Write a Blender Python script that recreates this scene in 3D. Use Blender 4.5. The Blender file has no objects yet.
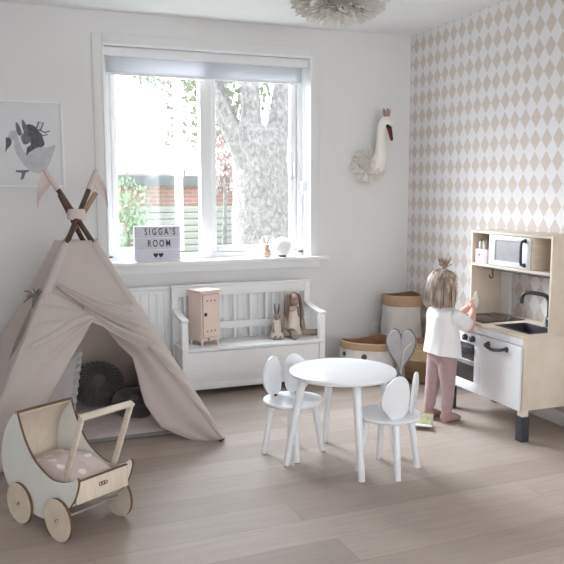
import bpy, bmesh, math, random
from mathutils import Vector, Matrix, Euler, noise, Quaternion
random.seed(7)
PI = math.pi
R = math.radians
SC = bpy.context.scene
COL = SC.collection

# ------------------------------------------------------------------ materials
def lin(c):
    c = c / 255.0
    return c / 12.92 if c <= 0.04045 else ((c + 0.055) / 1.055) ** 2.4

def rgb(r, g, b):
    return (lin(r), lin(g), lin(b), 1.0)

class NT:
    def __init__(self, name):
        self.m = bpy.data.materials.new(name)
        self.m.use_nodes = True
        self.t = self.m.node_tree
        self.b = self.t.nodes['Principled BSDF']
        self.out = self.t.nodes['Material Output']
    def n(self, typ, **kw):
        nd = self.t.nodes.new(typ)
        for k, v in kw.items():
            setattr(nd, k, v)
        return nd
    def l(self, a, b):
        self.t.links.new(a, b)
    def math(self, op, a, b=None, c=None):
        nd = self.n('ShaderNodeMath', operation=op)
        for i, x in enumerate((a, b, c)):
            if x is None:
                continue
            if isinstance(x, (int, float)):
                nd.inputs[i].default_value = x
            else:
                self.l(x, nd.inputs[i])
        return nd.outputs[0]
    def mix(self, fac, a, b):
        nd = self.n('ShaderNodeMix', data_type='RGBA')
        for sock, x in ((nd.inputs['Factor'], fac), (nd.inputs['A'], a), (nd.inputs['B'], b)):
            if isinstance(x, (int, float)):
                sock.default_value = x
            elif isinstance(x, tuple):
                sock.default_value = x
            else:
                self.l(x, sock)
        # RGBA sockets are the third set
        return nd
    def coord(self, scale=(1, 1, 1), rot=(0, 0, 0), kind='Object'):
        tc = self.n('ShaderNodeTexCoord')
        mp = self.n('ShaderNodeMapping')
        mp.inputs['Scale'].default_value = scale
        mp.inputs['Rotation'].default_value = rot
        self.l(tc.outputs[kind], mp.inputs['Vector'])
        return mp.outputs['Vector']
    def noise(self, vec, scale, detail=3.0, rough=0.5):
        nd = self.n('ShaderNodeTexNoise')
        nd.inputs['Scale'].default_value = scale
        nd.inputs['Detail'].default_value = detail
        nd.inputs['Roughness'].default_value = rough
        self.l(vec, nd.inputs['Vector'])
        return nd.outputs['Fac']
    def ramp(self, fac, stops):
        nd = self.n('ShaderNodeValToRGB')
        el = nd.color_ramp.elements
        while len(el) < len(stops):
            el.new(0.5)
        for e, (p, c) in zip(el, stops):
            e.position = p
            e.color = c
        self.l(fac, nd.inputs['Fac'])
        return nd.outputs['Color']
    def bump(self, h, strength, dist=0.01):
        nd = self.n('ShaderNodeBump')
        nd.inputs['Strength'].default_value = strength
        nd.inputs['Distance'].default_value = dist
        self.l(h, nd.inputs['Height'])
        self.l(nd.outputs['Normal'], self.b.inputs['Normal'])

def cmix(nt, fac, a, b):
    nd = nt.n('ShaderNodeMixRGB')
    for sock, x in zip(nd.inputs, (fac, a, b)):
        if isinstance(x, (int, float, tuple)):
            sock.default_value = x
        else:
            nt.l(x, sock)
    return nd.outputs[0]

def mat(name, c, rough=0.6, c2=None, scale=12.0, stretch=(1, 1, 1), amount=0.5, bump=0.0, bscale=None, bdist=0.004,
        metallic=0.0, spec=0.4, coat=0.0, sheen=0.0):
    nt = NT(name)
    base = rgb(*c)
    v = nt.coord(stretch)
    f = nt.noise(v, scale)
    if c2 is None:
        c2 = tuple(max(0, x - 9) for x in c)
    g = nt.math('MULTIPLY', nt.math('SUBTRACT', f, 0.3), 2.5 * amount)
    nt.l(cmix(nt, g, base, rgb(*c2)), nt.b.inputs['Base Color'])
    nt.b.inputs['Roughness'].default_value = rough
    nt.b.inputs['Metallic'].default_value = metallic
    nt.b.inputs['Specular IOR Level'].default_value = spec
    nt.b.inputs['Coat Weight'].default_value = coat
    nt.b.inputs['Sheen Weight'].default_value = sheen
    if bump:
        nt.bump(nt.noise(v, bscale or scale * 4, 4.0), bump, bdist)
    return nt.m

def translucent(m, amount):
    t = m.node_tree
    out = t.nodes['Material Output']; b = t.nodes['Principled BSDF']
    tr = t.nodes.new('ShaderNodeBsdfTranslucent')
    src = b.inputs['Base Color'].links[0].from_socket
    t.links.new(src, tr.inputs['Color'])
    mx = t.nodes.new('ShaderNodeMixShader')
    mx.inputs[0].default_value = amount
    t.links.new(b.outputs[0], mx.inputs[1]); t.links.new(tr.outputs[0], mx.inputs[2])
    t.links.new(mx.outputs[0], out.inputs['Surface'])

M = {}
M['wall'] = mat('wall_paint', (226, 225, 224), 0.9, (221, 220, 219), 3.0, bump=0.15, bscale=120, bdist=0.002, spec=0.2)
M['ceiling'] = mat('ceiling_paint', (240, 240, 241), 0.9, (236, 236, 237), 2.0, spec=0.2)
M['white_trim'] = mat('white_trim_paint', (236, 236, 236), 0.45, (230, 230, 231), 8.0)
M['white_gloss'] = mat('white_lacquer', (238, 239, 242), 0.28, (232, 233, 237), 6.0, spec=0.5)
M['white_bench'] = mat('white_painted_wood', (234, 234, 234), 0.45, (226, 226, 227), 9.0, (1, 8, 8), bump=0.1, bscale=40, bdist=0.002)
M['white_metal'] = mat('white_radiator_enamel', (232, 233, 234), 0.4, (226, 227, 228), 6.0)
M['white_plastic'] = mat('white_plastic', (234, 234, 235), 0.4)
M['blind_fabric'] = mat('white_blind_fabric', (222, 223, 228), 0.85, (216, 217, 223), 60.0, bump=0.2, bscale=300, bdist=0.001)
M['birch'] = mat('birch_wood', (222, 210, 196), 0.55, (202, 185, 167), 7.0, (1.2, 1.2, 9), 0.6, bump=0.1, bscale=60, bdist=0.002)
M['birch_side'] = mat('birch_plywood', (222, 209, 193), 0.55, (200, 182, 163), 5.0, (1.5, 7, 1.0), 0.6, bump=0.1, bscale=60, bdist=0.002)
M['ply'] = mat('light_plywood', (228, 214, 197), 0.6, (208, 191, 172), 8.0, (2, 9, 2), 0.6, bump=0.08, bscale=70, bdist=0.002)
M['burnt_edge'] = mat('laser_burnt_plywood_edge', (112, 86, 66), 0.75, (78, 57, 43), 40.0, (1, 1, 6))
M['pram_white'] = mat('pram_white_paint', (234, 234, 230), 0.5, (228, 227, 222), 8.0)
M['dark_grey'] = mat('dark_grey_plastic', (62, 63, 68), 0.45, (52, 53, 57), 20.0)
M['black'] = mat('black_plastic', (40, 39, 41), 0.4, (32, 31, 33), 20.0)
M['hob'] = mat('dark_hob_glass', (52, 46, 46), 0.12, (44, 39, 40), 10.0, spec=0.6)
M['oven_glass'] = mat('dark_oven_window', (70, 63, 60), 0.12, (58, 52, 50), 12.0, spec=0.6)
M['mw_glass'] = mat('grey_door_window', (176, 176, 178), 0.12, (152, 152, 156), 9.0, (1, 3, 8), spec=0.6)
M['steel'] = mat('brushed_steel', (196, 196, 200), 0.35, (178, 178, 182), 30.0, (1, 12, 1), metallic=0.8)
M['pink_metal'] = mat('dusty_pink_enamel', (228, 206, 196), 0.4, (222, 199, 188), 6.0)
M['pink_dark'] = mat('dusty_pink_shadow_gap', (150, 118, 108), 0.6)
M['black_metal'] = mat('black_knob_metal', (38, 34, 34), 0.4)
M['canvas'] = mat('dusty_rose_canvas', (234, 225, 220), 0.92, (226, 216, 211), 5.0, bump=0.35, bscale=220, bdist=0.0015, spec=0.15, sheen=0.2)
M['canvas_lining'] = mat('dusty_rose_canvas_lining', (232, 221, 216), 0.92, (222, 211, 206), 6.0, bump=0.3, bscale=220, bdist=0.0015, spec=0.15)
M['canvas_lit'] = mat('lit_rose_canvas', (238, 231, 227), 0.92, (231, 223, 219), 6.0, bump=0.3, bscale=220, bdist=0.0015, spec=0.15)  # same canvas, lightened to paint in the light on the teepee's left side
M['canvas_flag'] = mat('dusty_rose_flag_canvas', (212, 196, 192), 0.92, (202, 186, 182), 6.0, bump=0.3, bscale=220, bdist=0.0015, spec=0.15)
M['pole_dark'] = mat('brown_stained_pole', (90, 66, 55), 0.5, (64, 46, 39), 14.0, (4, 4, 0.8), 0.7)
M['pole_light'] = mat('pale_brown_pole', (168, 142, 120), 0.5, (142, 116, 97), 14.0, (4, 4, 0.8), 0.7)
M['mat_fabric'] = mat('pale_mauve_mat', (190, 180, 178), 0.95, (172, 161, 160), 9.0, bump=0.5, bscale=60, bdist=0.006, sheen=0.2)
M['mat_edge'] = mat('grey_mat_piping', (128, 122, 122), 0.95, (112, 106, 106), 30.0)
M['dark_cushion'] = mat('charcoal_velvet', (76, 70, 70), 0.85, (58, 53, 53), 18.0, bump=0.3, bscale=70, sheen=0.3)
M['dark_button'] = mat('grey_button_fabric', (106, 100, 98), 0.85, (92, 86, 85), 30.0)
M['pillow'] = mat('pale_grey_pillow', (204, 200, 199), 0.95, (190, 185, 185), 14.0, bump=0.3, bscale=90)
M['dark_tassel'] = mat('grey_bow_ribbon', (150, 143, 140), 0.9, (92, 86, 85), 60.0)
M['feather'] = mat('off_white_feather', (240, 236, 230), 0.9, (226, 219, 210), 30.0, spec=0.2)
M['feather_grey'] = mat('pale_grey_feather', (250, 248, 245), 0.9, (240, 237, 233), 25.0, spec=0.2)
M['swan'] = mat('ivory_plush', (236, 231, 224), 0.95, (228, 222, 213), 40.0, bump=0.4, bscale=200, bdist=0.003, sheen=0.4)
M['swan_feather'] = mat('ivory_ruffle_tulle', (252, 249, 246), 0.95, (245, 240, 236), 30.0, spec=0.15)
M['swan_black'] = mat('black_felt', (44, 34, 34), 0.9)
M['beak'] = mat('burgundy_felt_beak', (112, 48, 40), 0.8, (92, 36, 32), 30.0)
M['crown'] = mat('mauve_crown_felt', (166, 136, 138), 0.8, (148, 118, 120), 40.0)
M['paper'] = mat('white_print_paper', (220, 220, 222), 0.6, (212, 212, 215), 5.0)
M['frame_white'] = mat('white_frame', (236, 236, 236), 0.5)
M['ink_pale'] = mat('pale_grey_ink', (196, 196, 199), 0.7, (176, 176, 180), 26.0, (1, 1, 1), 0.9)
M['ink_mid'] = mat('mid_grey_ink', (128, 127, 131), 0.7, (96, 95, 99), 60.0, amount=0.9)
M['ink_dark'] = mat('dark_grey_ink', (76, 74, 78), 0.7, (110, 108, 112), 70.0, amount=0.9)
M['brown_kraft'] = mat('brown_kraft_paper', (188, 160, 132), 0.85, (166, 136, 108), 14.0, bump=0.5, bscale=40, bdist=0.004)
M['kraft_inside'] = mat('brown_kraft_paper_inside', (150, 116, 90), 0.9, (124, 94, 71), 12.0, bump=0.5, bscale=40, bdist=0.004)
M['white_bag'] = mat('white_paper_bag', (226, 222, 219), 0.8, (210, 204, 201), 8.0, bump=0.6, bscale=24, bdist=0.008)
M['grey_print'] = mat('dark_grey_print', (98, 92, 88), 0.8)
M['grey_felt'] = mat('grey_felt', (188, 187, 191), 0.9, (166, 165, 170), 12.0, bump=0.3, bscale=60)
M['grey_felt_dark'] = mat('dark_grey_felt', (134, 132, 136), 0.9, (118, 116, 120), 20.0)
M['tin_pink'] = mat('pale_pink_tin', (226, 212, 212), 0.45, (216, 200, 201), 20.0)
M['faucet'] = mat('dark_faucet_plastic', (68, 70, 76), 0.35, (60, 62, 67), 15.0)
M['knob_white'] = mat('pale_knob_mark', (220, 220, 222), 0.4)
M['doll_brown'] = mat('taupe_linen', (158, 138, 126), 0.95, (138, 118, 107), 60.0, bump=0.3, bscale=200, bdist=0.002)
M['doll_ear'] = mat('dark_taupe_linen', (122, 104, 96), 0.95, (104, 88, 82), 60.0, bump=0.3, bscale=200, bdist=0.002)
M['doll_pink'] = mat('pink_linen', (192, 166, 158), 0.95, (178, 150, 144), 60.0)
M['doll_dress'] = mat('cream_doll_cloth', (222, 212, 200), 0.95, (206, 194, 180), 50.0, bump=0.3, bscale=200, bdist=0.002)
M['sill_rabbit'] = mat('pale_wood_figurine', (214, 192, 168), 0.6, (196, 170, 144), 40.0)
M['globe'] = mat('white_globe', (240, 240, 242), 0.5, (232, 232, 235), 80.0, bump=0.2, bscale=160, bdist=0.002)
M['lb_panel'] = mat('lightbox_panel', (206, 206, 218), 0.35, (200, 200, 212), 6.0)
M['lb_frame'] = mat('lightbox_white_case', (196, 197, 206), 0.4)
M['letter'] = mat('black_letter', (46, 44, 48), 0.5)
M['skin'] = mat('child_skin', (224, 180, 160), 0.55, (214, 166, 147), 20.0)
M['lip'] = mat('child_lip', (196, 118, 112), 0.5)
M['eye_white'] = mat('eye_white', (232, 230, 228), 0.2)
M['eye_dark'] = mat('eye_iris', (70, 66, 64), 0.2)
M['shirt'] = mat('white_cotton', (236, 234, 233), 0.9, (230, 228, 227), 30.0, bump=0.25, bscale=60, bdist=0.004, sheen=0.2)
M['leggings'] = mat('mauve_knit', (176, 149, 150), 0.95, (160, 133, 135), 40.0, bump=0.5, bscale=130, bdist=0.004, sheen=0.2)
M['sock'] = mat('mauve_brown_sock', (172, 138, 134), 0.9, (156, 122, 119), 60.0, bump=0.3, bscale=200, bdist=0.002)
M['white_paper'] = mat('folded_white_paper', (240, 236, 230), 0.8)
M['blanket'] = None
M['brick'] = None

def wood_floor():
    nt = NT('oak_plank_floor')
    tc = nt.n('ShaderNodeTexCoord')
    mp = nt.n('ShaderNodeMapping')
    mp.inputs['Rotation'].default_value = (0, 0, R(-1.6))
    nt.l(tc.outputs['Object'], mp.inputs['Vector'])
    sp = nt.n('ShaderNodeSeparateXYZ')
    nt.l(mp.outputs['Vector'], sp.inputs[0])
    W, L = 0.19, 1.9
    row = nt.math('FLOOR', nt.math('DIVIDE', nt.math('ADD', sp.outputs['Y'], 0.03), W))
    wn = nt.n('ShaderNodeTexWhiteNoise', noise_dimensions='1D')
    nt.l(row, wn.inputs['W'])
    xs = nt.math('ADD', nt.math('DIVIDE', sp.outputs['X'], L), nt.math('MULTIPLY', wn.outputs['Value'], 7.3))
    colm = nt.math('FLOOR', xs)
    cb = nt.n('ShaderNodeCombineXYZ')
    nt.l(row, cb.inputs[0]); nt.l(colm, cb.inputs[1])
    wn2 = nt.n('ShaderNodeTexWhiteNoise', noise_dimensions='2D')
    nt.l(cb.outputs[0], wn2.inputs['Vector'])
    fy = nt.math('FRACT', nt.math('DIVIDE', nt.math('ADD', sp.outputs['Y'], 0.03), W))
    fx = nt.math('FRACT', xs)
    ey = nt.math('MULTIPLY', nt.math('MINIMUM', fy, nt.math('SUBTRACT', 1.0, fy)), W)
    ex = nt.math('MULTIPLY', nt.math('MINIMUM', fx, nt.math('SUBTRACT', 1.0, fx)), L)
    gap = nt.math('LESS_THAN', nt.math('MINIMUM', ex, ey), 0.0016)
    # grain
    off = nt.n('ShaderNodeCombineXYZ')
    nt.l(nt.math('MULTIPLY', wn2.outputs['Value'], 37.0), off.inputs[2])
    nt.l(nt.math('MULTIPLY', sp.outputs['X'], 1.4), off.inputs[0])
    nt.l(nt.math('MULTIPLY', sp.outputs['Y'], 16.0), off.inputs[1])
    g = nt.noise(off.outputs[0], 3.0, 6.0, 0.6)
    g2 = nt.noise(mp.outputs['Vector'], 1.3, 2.0)
    tone = nt.math('ADD', nt.math('MULTIPLY', wn2.outputs['Value'], 0.36), nt.math('MULTIPLY', g, 0.6))
    c = nt.ramp(tone, [(0.12, rgb(150, 135, 125)), (0.5, rgb(168, 154, 144)), (0.85, rgb(187, 173, 163))])
    c = cmix(nt, nt.math('MULTIPLY', g2, 0.25), c, rgb(158, 142, 132))
    c = cmix(nt, nt.math('MULTIPLY', gap, 0.4), c, rgb(112, 98, 90))
    nt.l(c, nt.b.inputs['Base Color'])
    nt.b.inputs['Roughness'].default_value = 0.46
    nt.b.inputs['Specular IOR Level'].default_value = 0.35
    h = nt.math('SUBTRACT', nt.math('MULTIPLY', g, 0.3), gap)
    nt.bump(h, 0.15, 0.002)
    return nt.m

def harlequin():
    nt = NT('harlequin_wallpaper')
    tc = nt.n('ShaderNodeTexCoord')
    sp = nt.n('ShaderNodeSeparateXYZ')
    nt.l(tc.outputs['Object'], sp.inputs[0])
    W, H = 0.0965, 0.1285
    a = nt.math('FRACT', nt.math('ADD', nt.math('DIVIDE', nt.math('ADD', sp.outputs['Y'], 0.078), W), 100.5))
    b = nt.math('FRACT', nt.math('ADD', nt.math('DIVIDE', nt.math('SUBTRACT', sp.outputs['Z'], 2.392), H), 100.5))
    d = nt.math('ADD', nt.math('ABSOLUTE', nt.math('SUBTRACT', a, 0.5)), nt.math('ABSOLUTE', nt.math('SUBTRACT', b, 0.5)))
    m = nt.math('SMOOTHSTEP' if False else 'LESS_THAN', d, 0.475)
    n = nt.noise(tc.outputs['Object'], 3.0)
    n2 = nt.noise(tc.outputs['Object'], 60.0)
    dia = cmix(nt, nt.math('MULTIPLY', n2, 0.5), rgb(213, 201, 194), rgb(207, 194, 187))
    dia = cmix(nt, nt.math('MULTIPLY', n, 0.3), dia, rgb(212, 201, 191))
    ground = cmix(nt, nt.math('MULTIPLY', n2, 0.5), rgb(233, 230, 231), rgb(228, 225, 226))
    nt.l(cmix(nt, m, ground, dia), nt.b.inputs['Base Color'])
    nt.b.inputs['Roughness'].default_value = 0.75
    nt.b.inputs['Specular IOR Level'].default_value = 0.25
    return nt.m

def brick():
    nt = NT('pale_brick')
    v = nt.coord((1, 1, 1), (R(90), 0, 0))
    bt = nt.n('ShaderNodeTexBrick')
    bt.inputs['Color1'].default_value = rgb(158, 126, 118)
    bt.inputs['Color2'].default_value = rgb(146, 114, 106)
    bt.inputs['Mortar'].default_value = rgb(160, 150, 142)
    bt.inputs['Scale'].default_value = 1.0
    bt.inputs['Brick Width'].default_value = 0.23
    bt.inputs['Row Height'].default_value = 0.075
    bt.inputs['Mortar Size'].default_value = 0.008
    nt.l(v, bt.inputs['Vector'])
    nt.l(bt.outputs['Color'], nt.b.inputs['Base Color'])
    nt.b.inputs['Roughness'].default_value = 0.9
    return nt.m

def dotted():
    nt = NT('pink_dotted_blanket')
    v = nt.coord((1, 1, 0.001), (0, 0, R(20)))
    vo = nt.n('ShaderNodeTexVoronoi')
    vo.inputs['Scale'].default_value = 15.0
    vo.inputs['Randomness'].default_value = 0.35
    nt.l(v, vo.inputs['Vector'])
    dot = nt.math('LESS_THAN', vo.outputs['Distance'], 0.29)
    n = nt.noise(nt.coord(), 14.0)
    base = cmix(nt, n, rgb(214, 196, 190), rgb(198, 180, 174))
    nt.l(cmix(nt, nt.math('MULTIPLY', dot, 0.75), base, rgb(240, 232, 228)), nt.b.inputs['Base Color'])
    nt.b.inputs['Roughness'].default_value = 0.95
    nt.bump(nt.noise(nt.coord(), 40.0), 0.4, 0.004)
    return nt.m

def woven(name, dark_from):
    nt = NT(name)
    v = nt.coord()
    w = nt.n('ShaderNodeTexWave', wave_type='BANDS', bands_direction='Z')
    w.inputs['Scale'].default_value = 26.0
    w.inputs['Distortion'].default_value = 2.5
    w.inputs['Detail Scale'].default_value = 6.0
    nt.l(v, w.inputs['Vector'])
    n = nt.noise(v, 60.0)
    sp = nt.n('ShaderNodeSeparateXYZ')
    tc = nt.n('ShaderNodeTexCoord')
    nt.l(tc.outputs['Object'], sp.inputs[0])
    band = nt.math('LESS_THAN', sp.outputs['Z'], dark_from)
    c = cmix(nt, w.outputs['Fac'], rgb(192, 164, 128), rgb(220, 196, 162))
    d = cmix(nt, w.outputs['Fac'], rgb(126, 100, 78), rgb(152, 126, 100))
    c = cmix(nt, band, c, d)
    c = cmix(nt, nt.math('MULTIPLY', n, 0.4), c, rgb(150, 112, 78))
    nt.l(c, nt.b.inputs['Base Color'])
    nt.b.inputs['Roughness'].default_value = 0.85
    nt.bump(w.outputs['Fac'], 0.7, 0.008)
    return nt.m

def hair_mat():
    nt = NT('dark_blond_hair')
    v = nt.coord((60, 60, 6))
    n = nt.noise(v, 1.0, 3.0)
    n2 = nt.noise(nt.coord(), 11.0)
    c = nt.ramp(nt.math('ADD', nt.math('MULTIPLY', n, 0.6), nt.math('MULTIPLY', n2, 0.45)),
                [(0.34, rgb(98, 80, 70)), (0.5, rgb(146, 126, 112)), (0.66, rgb(212, 196, 180))])
    nt.l(c, nt.b.inputs['Base Color'])
    nt.b.inputs['Roughness'].default_value = 0.55
    return nt.m

def bark():
    nt = NT('pale_grey_bark')
    v = nt.coord((4, 4, 2.6))
    n = nt.noise(v, 5.0, 8.0, 0.75)
    c = nt.ramp(n, [(0.3, rgb(96, 92, 90)), (0.5, rgb(138, 134, 132)), (0.7, rgb(176, 172, 170))])
    nt.l(c, nt.b.inputs['Base Color'])
    nt.b.inputs['Roughness'].default_value = 0.95
    nt.bump(n, 0.8, 0.05)
    return nt.m

def glass():
    nt = NT('window_glass')
    tr = nt.n('ShaderNodeBsdfTransparent')
    tr.inputs['Color'].default_value = (0.95, 0.97, 0.97, 1)
    gl = nt.n('ShaderNodeBsdfGlossy')
    gl.inputs['Roughness'].default_value = 0.02
    n = nt.noise(nt.coord(), 2.0)
    mx = nt.n('ShaderNodeMixShader')
    nt.l(nt.math('ADD', nt.math('MULTIPLY', n, 0.02), 0.03), mx.inputs[0])
    nt.l(tr.outputs[0], mx.inputs[1]); nt.l(gl.outputs[0], mx.inputs[2])
    nt.l(mx.outputs[0], nt.out.inputs['Surface'])
    return nt.m

def leaf_mat(name, a, b):
    nt = NT(name)
    n = nt.noise(nt.coord(), 6.0)
    nt.l(cmix(nt, n, rgb(*a), rgb(*b)), nt.b.inputs['Base Color'])
    nt.b.inputs['Roughness'].default_value = 0.7
    return nt.m

for k_ in ('canvas', 'canvas_lining', 'canvas_lit'):
    translucent(M[k_], .48)
translucent(M['blind_fabric'], .45)
translucent(M['swan_feather'], .5)
translucent(M['feather_grey'], .35)
M['floor'] = wood_floor()
M['wallpaper'] = harlequin()
M['brick'] = brick()
M['blanket'] = dotted()
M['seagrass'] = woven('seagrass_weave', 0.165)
M['hair'] = hair_mat()
M['bark'] = bark()
M['glass'] = glass()
M['leaf'] = leaf_mat('green_leaves', (112, 120, 102), (146, 152, 132))
M['leaf_pink'] = leaf_mat('reddish_leaves', (160, 138, 136), (182, 162, 158))
M['leaf_bright'] = leaf_mat('bright_green_leaves', (104, 124, 96), (144, 158, 130))
M['grass'] = leaf_mat('lawn_green', (112, 118, 104), (134, 138, 122))
M['fascia'] = mat('grey_roof_edge', (112, 114, 116), 0.7)
M['pale_board'] = mat('pale_green_boarding', (160, 162, 156), 0.8, (146, 149, 142), 3.0, (0.3, 0.3, 20), 0.8)
M['roof_tile'] = mat('grey_roof_tiles', (196, 192, 190), 0.9, (176, 172, 170), 14.0)
M['render_wall'] = mat('pale_house_render', (216, 212, 207), 0.9)

# ------------------------------------------------------------------ mesh building
ROOT = {}

def rootmat(o):
    while o is not None and o.name not in ROOT:
        o = o.parent
    return ROOT[o.name] if o is not None else Matrix.Identity(4)

def fr(p0, d):
    """rotation taking +Z to direction d"""
    return Vector((0, 0, 1)).rotation_difference(Vector(d).normalized()).to_matrix()

class MB:
    def __init__(self):
        self.bm = bmesh.new()
        self.mi = 0
    def _add(self, tmp, mtx=None, mi=None):
        if mtx is not None:
            bmesh.ops.transform(tmp, matrix=mtx, verts=tmp.verts)
        m = self.mi if mi is None else mi
        if m is not None and m >= 0:
            for f in tmp.faces:
                f.material_index = m
        me = bpy.data.meshes.new('tmp')
        tmp.to_mesh(me); tmp.free()
        self.bm.from_mesh(me)
        bpy.data.meshes.remove(me)
    def box(self, c, s, rz=0.0, rot=None, bev=0.0, seg=2):
        t = bmesh.new()
        bmesh.ops.create_cube(t, size=1.0)
        bmesh.ops.scale(t, vec=Vector(s), verts=t.verts)
        if bev > 0:
            b = min(bev, min(s) * 0.49)
            bmesh.ops.bevel(t, geom=t.edges[:], offset=b, segments=seg, affect='EDGES', profile=0.5)
        m = Matrix.Translation(c) @ (rot.to_matrix().to_4x4() if rot is not None else Matrix.Rotation(rz, 4, 'Z'))
        self._add(t, m)
        return self
    def box2(self, a, b, bev=0.0, seg=2):
        a = Vector(a); b = Vector(b)
        s = Vector((abs(b[i] - a[i]) for i in range(3)))
        return self.box((a + b) / 2, s, bev=bev, seg=seg)
    def tube(self, pts, r, seg=12, closed=False, caps=True, flat=1.0, up=None):
        pts = [Vector(p) for p in pts]
        n = len(pts)
        rs = list(r) if isinstance(r, (list, tuple)) else [r] * n
        t = bmesh.new()
        rings = []
        prev = None
        for i, p in enumerate(pts):
            if closed:
                d = pts[(i + 1) % n] - pts[(i - 1) % n]
            else:
                d = pts[min(i + 1, n - 1)] - pts[max(i - 1, 0)]
            d.normalize()
            if prev is None:
                u = Vector(up) if up is not None else (Vector((0, 0, 1)) if abs(d.z) < 0.9 else Vector((1, 0, 0)))
                u = (u - d * u.dot(d)).normalized()
            else:
                u = prev - d * prev.dot(d)
                u.normalize()
            prev = u
            v = d.cross(u)
            rings.append([t.verts.new(p + (u * math.cos(2 * PI * k / seg) * flat + v * math.sin(2 * PI * k / seg)) * rs[i]) for k in range(seg)])
        m = n if closed else n - 1
        for i in range(m):
            a, b = rings[i], rings[(i + 1) % n]
            for k in range(seg):
                t.faces.new((a[k], a[(k + 1) % seg], b[(k + 1) % seg], b[k]))
        if caps and not closed:
            t.faces.new(rings[0][::-1]); t.faces.new(rings[-1])
        bmesh.ops.recalc_face_normals(t, faces=t.faces[:])
        self._add(t)
        return self
    def cyl(self, p0, p1, r0, r1=None, seg=24):
        return self.tube([p0, p1], [r0, r0 if r1 is None else r1], seg)
    def rod(self, p0, p1, r0, r1=None, bev=0.003, seg=20):
        """cylinder with rounded ends"""
        p0 = Vector(p0); p1 = Vector(p1); r1 = r0 if r1 is None else r1
        d = (p1 - p0).normalized()
        return self.tube([p0, p0 + d * bev * 0.3, p0 + d * bev, p1 - d * bev, p1 - d * bev * 0.3, p1],
                         [r0 - bev, r0 - bev * 0.3, r0, r1, r1 - bev * 0.3, r1 - bev], seg)
    def lathe(self, prof, c=(0, 0, 0), seg=40, mtx=None, sx=1.0, sy=1.0, wob=None):
        t = bmesh.new()
        rings = []
        for (r, z) in prof:
            if r < 1e-6:
                rings.append([t.verts.new((0, 0, z))])
            else:
                ring = []
                for k in range(seg):
                    a = 2 * PI * k / seg
                    q = Vector((r * math.cos(a) * sx, r * math.sin(a) * sy, z))
                    if wob:
                        q = wob(q, a, z)
                    ring.append(t.verts.new(q))
                rings.append(ring)
        for a, b in zip(rings, rings[1:]):
            if len(a) == 1 and len(b) == 1:
                continue
            for k in range(seg):
                if len(a) == 1:
                    t.faces.new((a[0], b[(k + 1) % seg], b[k]))
                elif len(b) == 1:
                    t.faces.new((a[k], a[(k + 1) % seg], b[0]))
                else:
                    t.faces.new((a[k], a[(k + 1) % seg], b[(k + 1) % seg], b[k]))
        bmesh.ops.recalc_face_normals(t, faces=t.faces[:])
        m = Matrix.Translation(c)
        if mtx is not None:
            m = m @ mtx
        self._add(t, m)
        return self
    def ball(self, c, r, rot=None, seg=20, rings=12):
        t = bmesh.new()
        bmesh.ops.create_uvsphere(t, u_segments=seg, v_segments=rings, radius=1.0)
        r = (r, r, r) if isinstance(r, (int, float)) else r
        m = Matrix.Translation(c) @ (rot.to_matrix().to_4x4() if rot is not None else Matrix.Identity(4)) @ Matrix.Diagonal((*r, 1))
        self._add(t, m)
        return self
    def prism(self, poly, th, mtx=None, bev=0.0, side_mi=None, seg=2):
        """polygon in local XY, extruded +-th/2 along Z"""
        t = bmesh.new()
        n = len(poly)
        a = [t.verts.new((p[0], p[1], -th / 2)) for p in poly]
        b = [t.verts.new((p[0], p[1], th / 2)) for p in poly]
        f1 = t.faces.new(a[::-1]); f2 = t.faces.new(b)
        sides = [t.faces.new((a[i], a[(i + 1) % n], b[(i + 1) % n], b[i])) for i in range(n)]
        bmesh.ops.recalc_face_normals(t, faces=t.faces[:])
        if side_mi is not None:
            for f in sides:
                f.material_index = side_mi
        if bev > 0:
            ed = [e for e in t.edges if (e.verts[0].co.z > 0) == (e.verts[1].co.z > 0)]
            bmesh.ops.bevel(t, geom=ed, offset=bev, segments=seg, affect='EDGES', profile=0.5)
        self._add(t, mtx, mi=-1 if side_mi is not None else None)
        return self
    def grid(self, nu, nv, fn, cu=False, cv=False):
        t = bmesh.new()
        vs = [[t.verts.new(fn(i / (nu if cu else nu - 1), j / (nv if cv else nv - 1))) for j in range(nv)] for i in range(nu)]
        for i in range(nu if cu else nu - 1):
            for j in range(nv if cv else nv - 1):
                t.faces.new((vs[i][j], vs[(i + 1) % nu][j], vs[(i + 1) % nu][(j + 1) % nv], vs[i][(j + 1) % nv]))
        self._add(t)
        return self
    def quad(self, pts):
        t = bmesh.new()
        t.faces.new([t.verts.new(p) for p in pts])
        self._add(t)
        return self
    def mesh(self, me, mtx=None):
        t = bmesh.new(); t.from_mesh(me)
        self._add(t, mtx)
        return self
    def build(self, name, m, parent=None, world=True, angle=38, solid=0.0, offset=-1.0, weld=False, sub=0):
        bm = self.bm
        if weld:
            bmesh.ops.remove_doubles(bm, verts=bm.verts, dist=1e-5)
        if parent is not None and world:
            bmesh.ops.transform(bm, matrix=rootmat(parent).inverted(), verts=bm.verts)
        ca = math.radians(angle)
        for f in bm.faces:
            f.smooth = True
        for e in bm.edges:
            if len(e.link_faces) == 2 and e.calc_face_angle(0.0) > ca:
                e.smooth = False
        me = bpy.data.meshes.new(name)
        bm.to_mesh(me); bm.free()
        for x in (m if isinstance(m, (list, tuple)) else [m]):
            me.materials.append(x)
        o = bpy.data.objects.new(name, me)
        COL.objects.link(o)
        if parent is not None:
            o.parent = parent
        if sub:
            md = o.modifiers.new('sub', 'SUBSURF'); md.levels = sub; md.render_levels = sub
        if solid:
            md = o.modifiers.new('solid', 'SOLIDIFY'); md.thickness = solid; md.offset = offset
        return o

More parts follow.
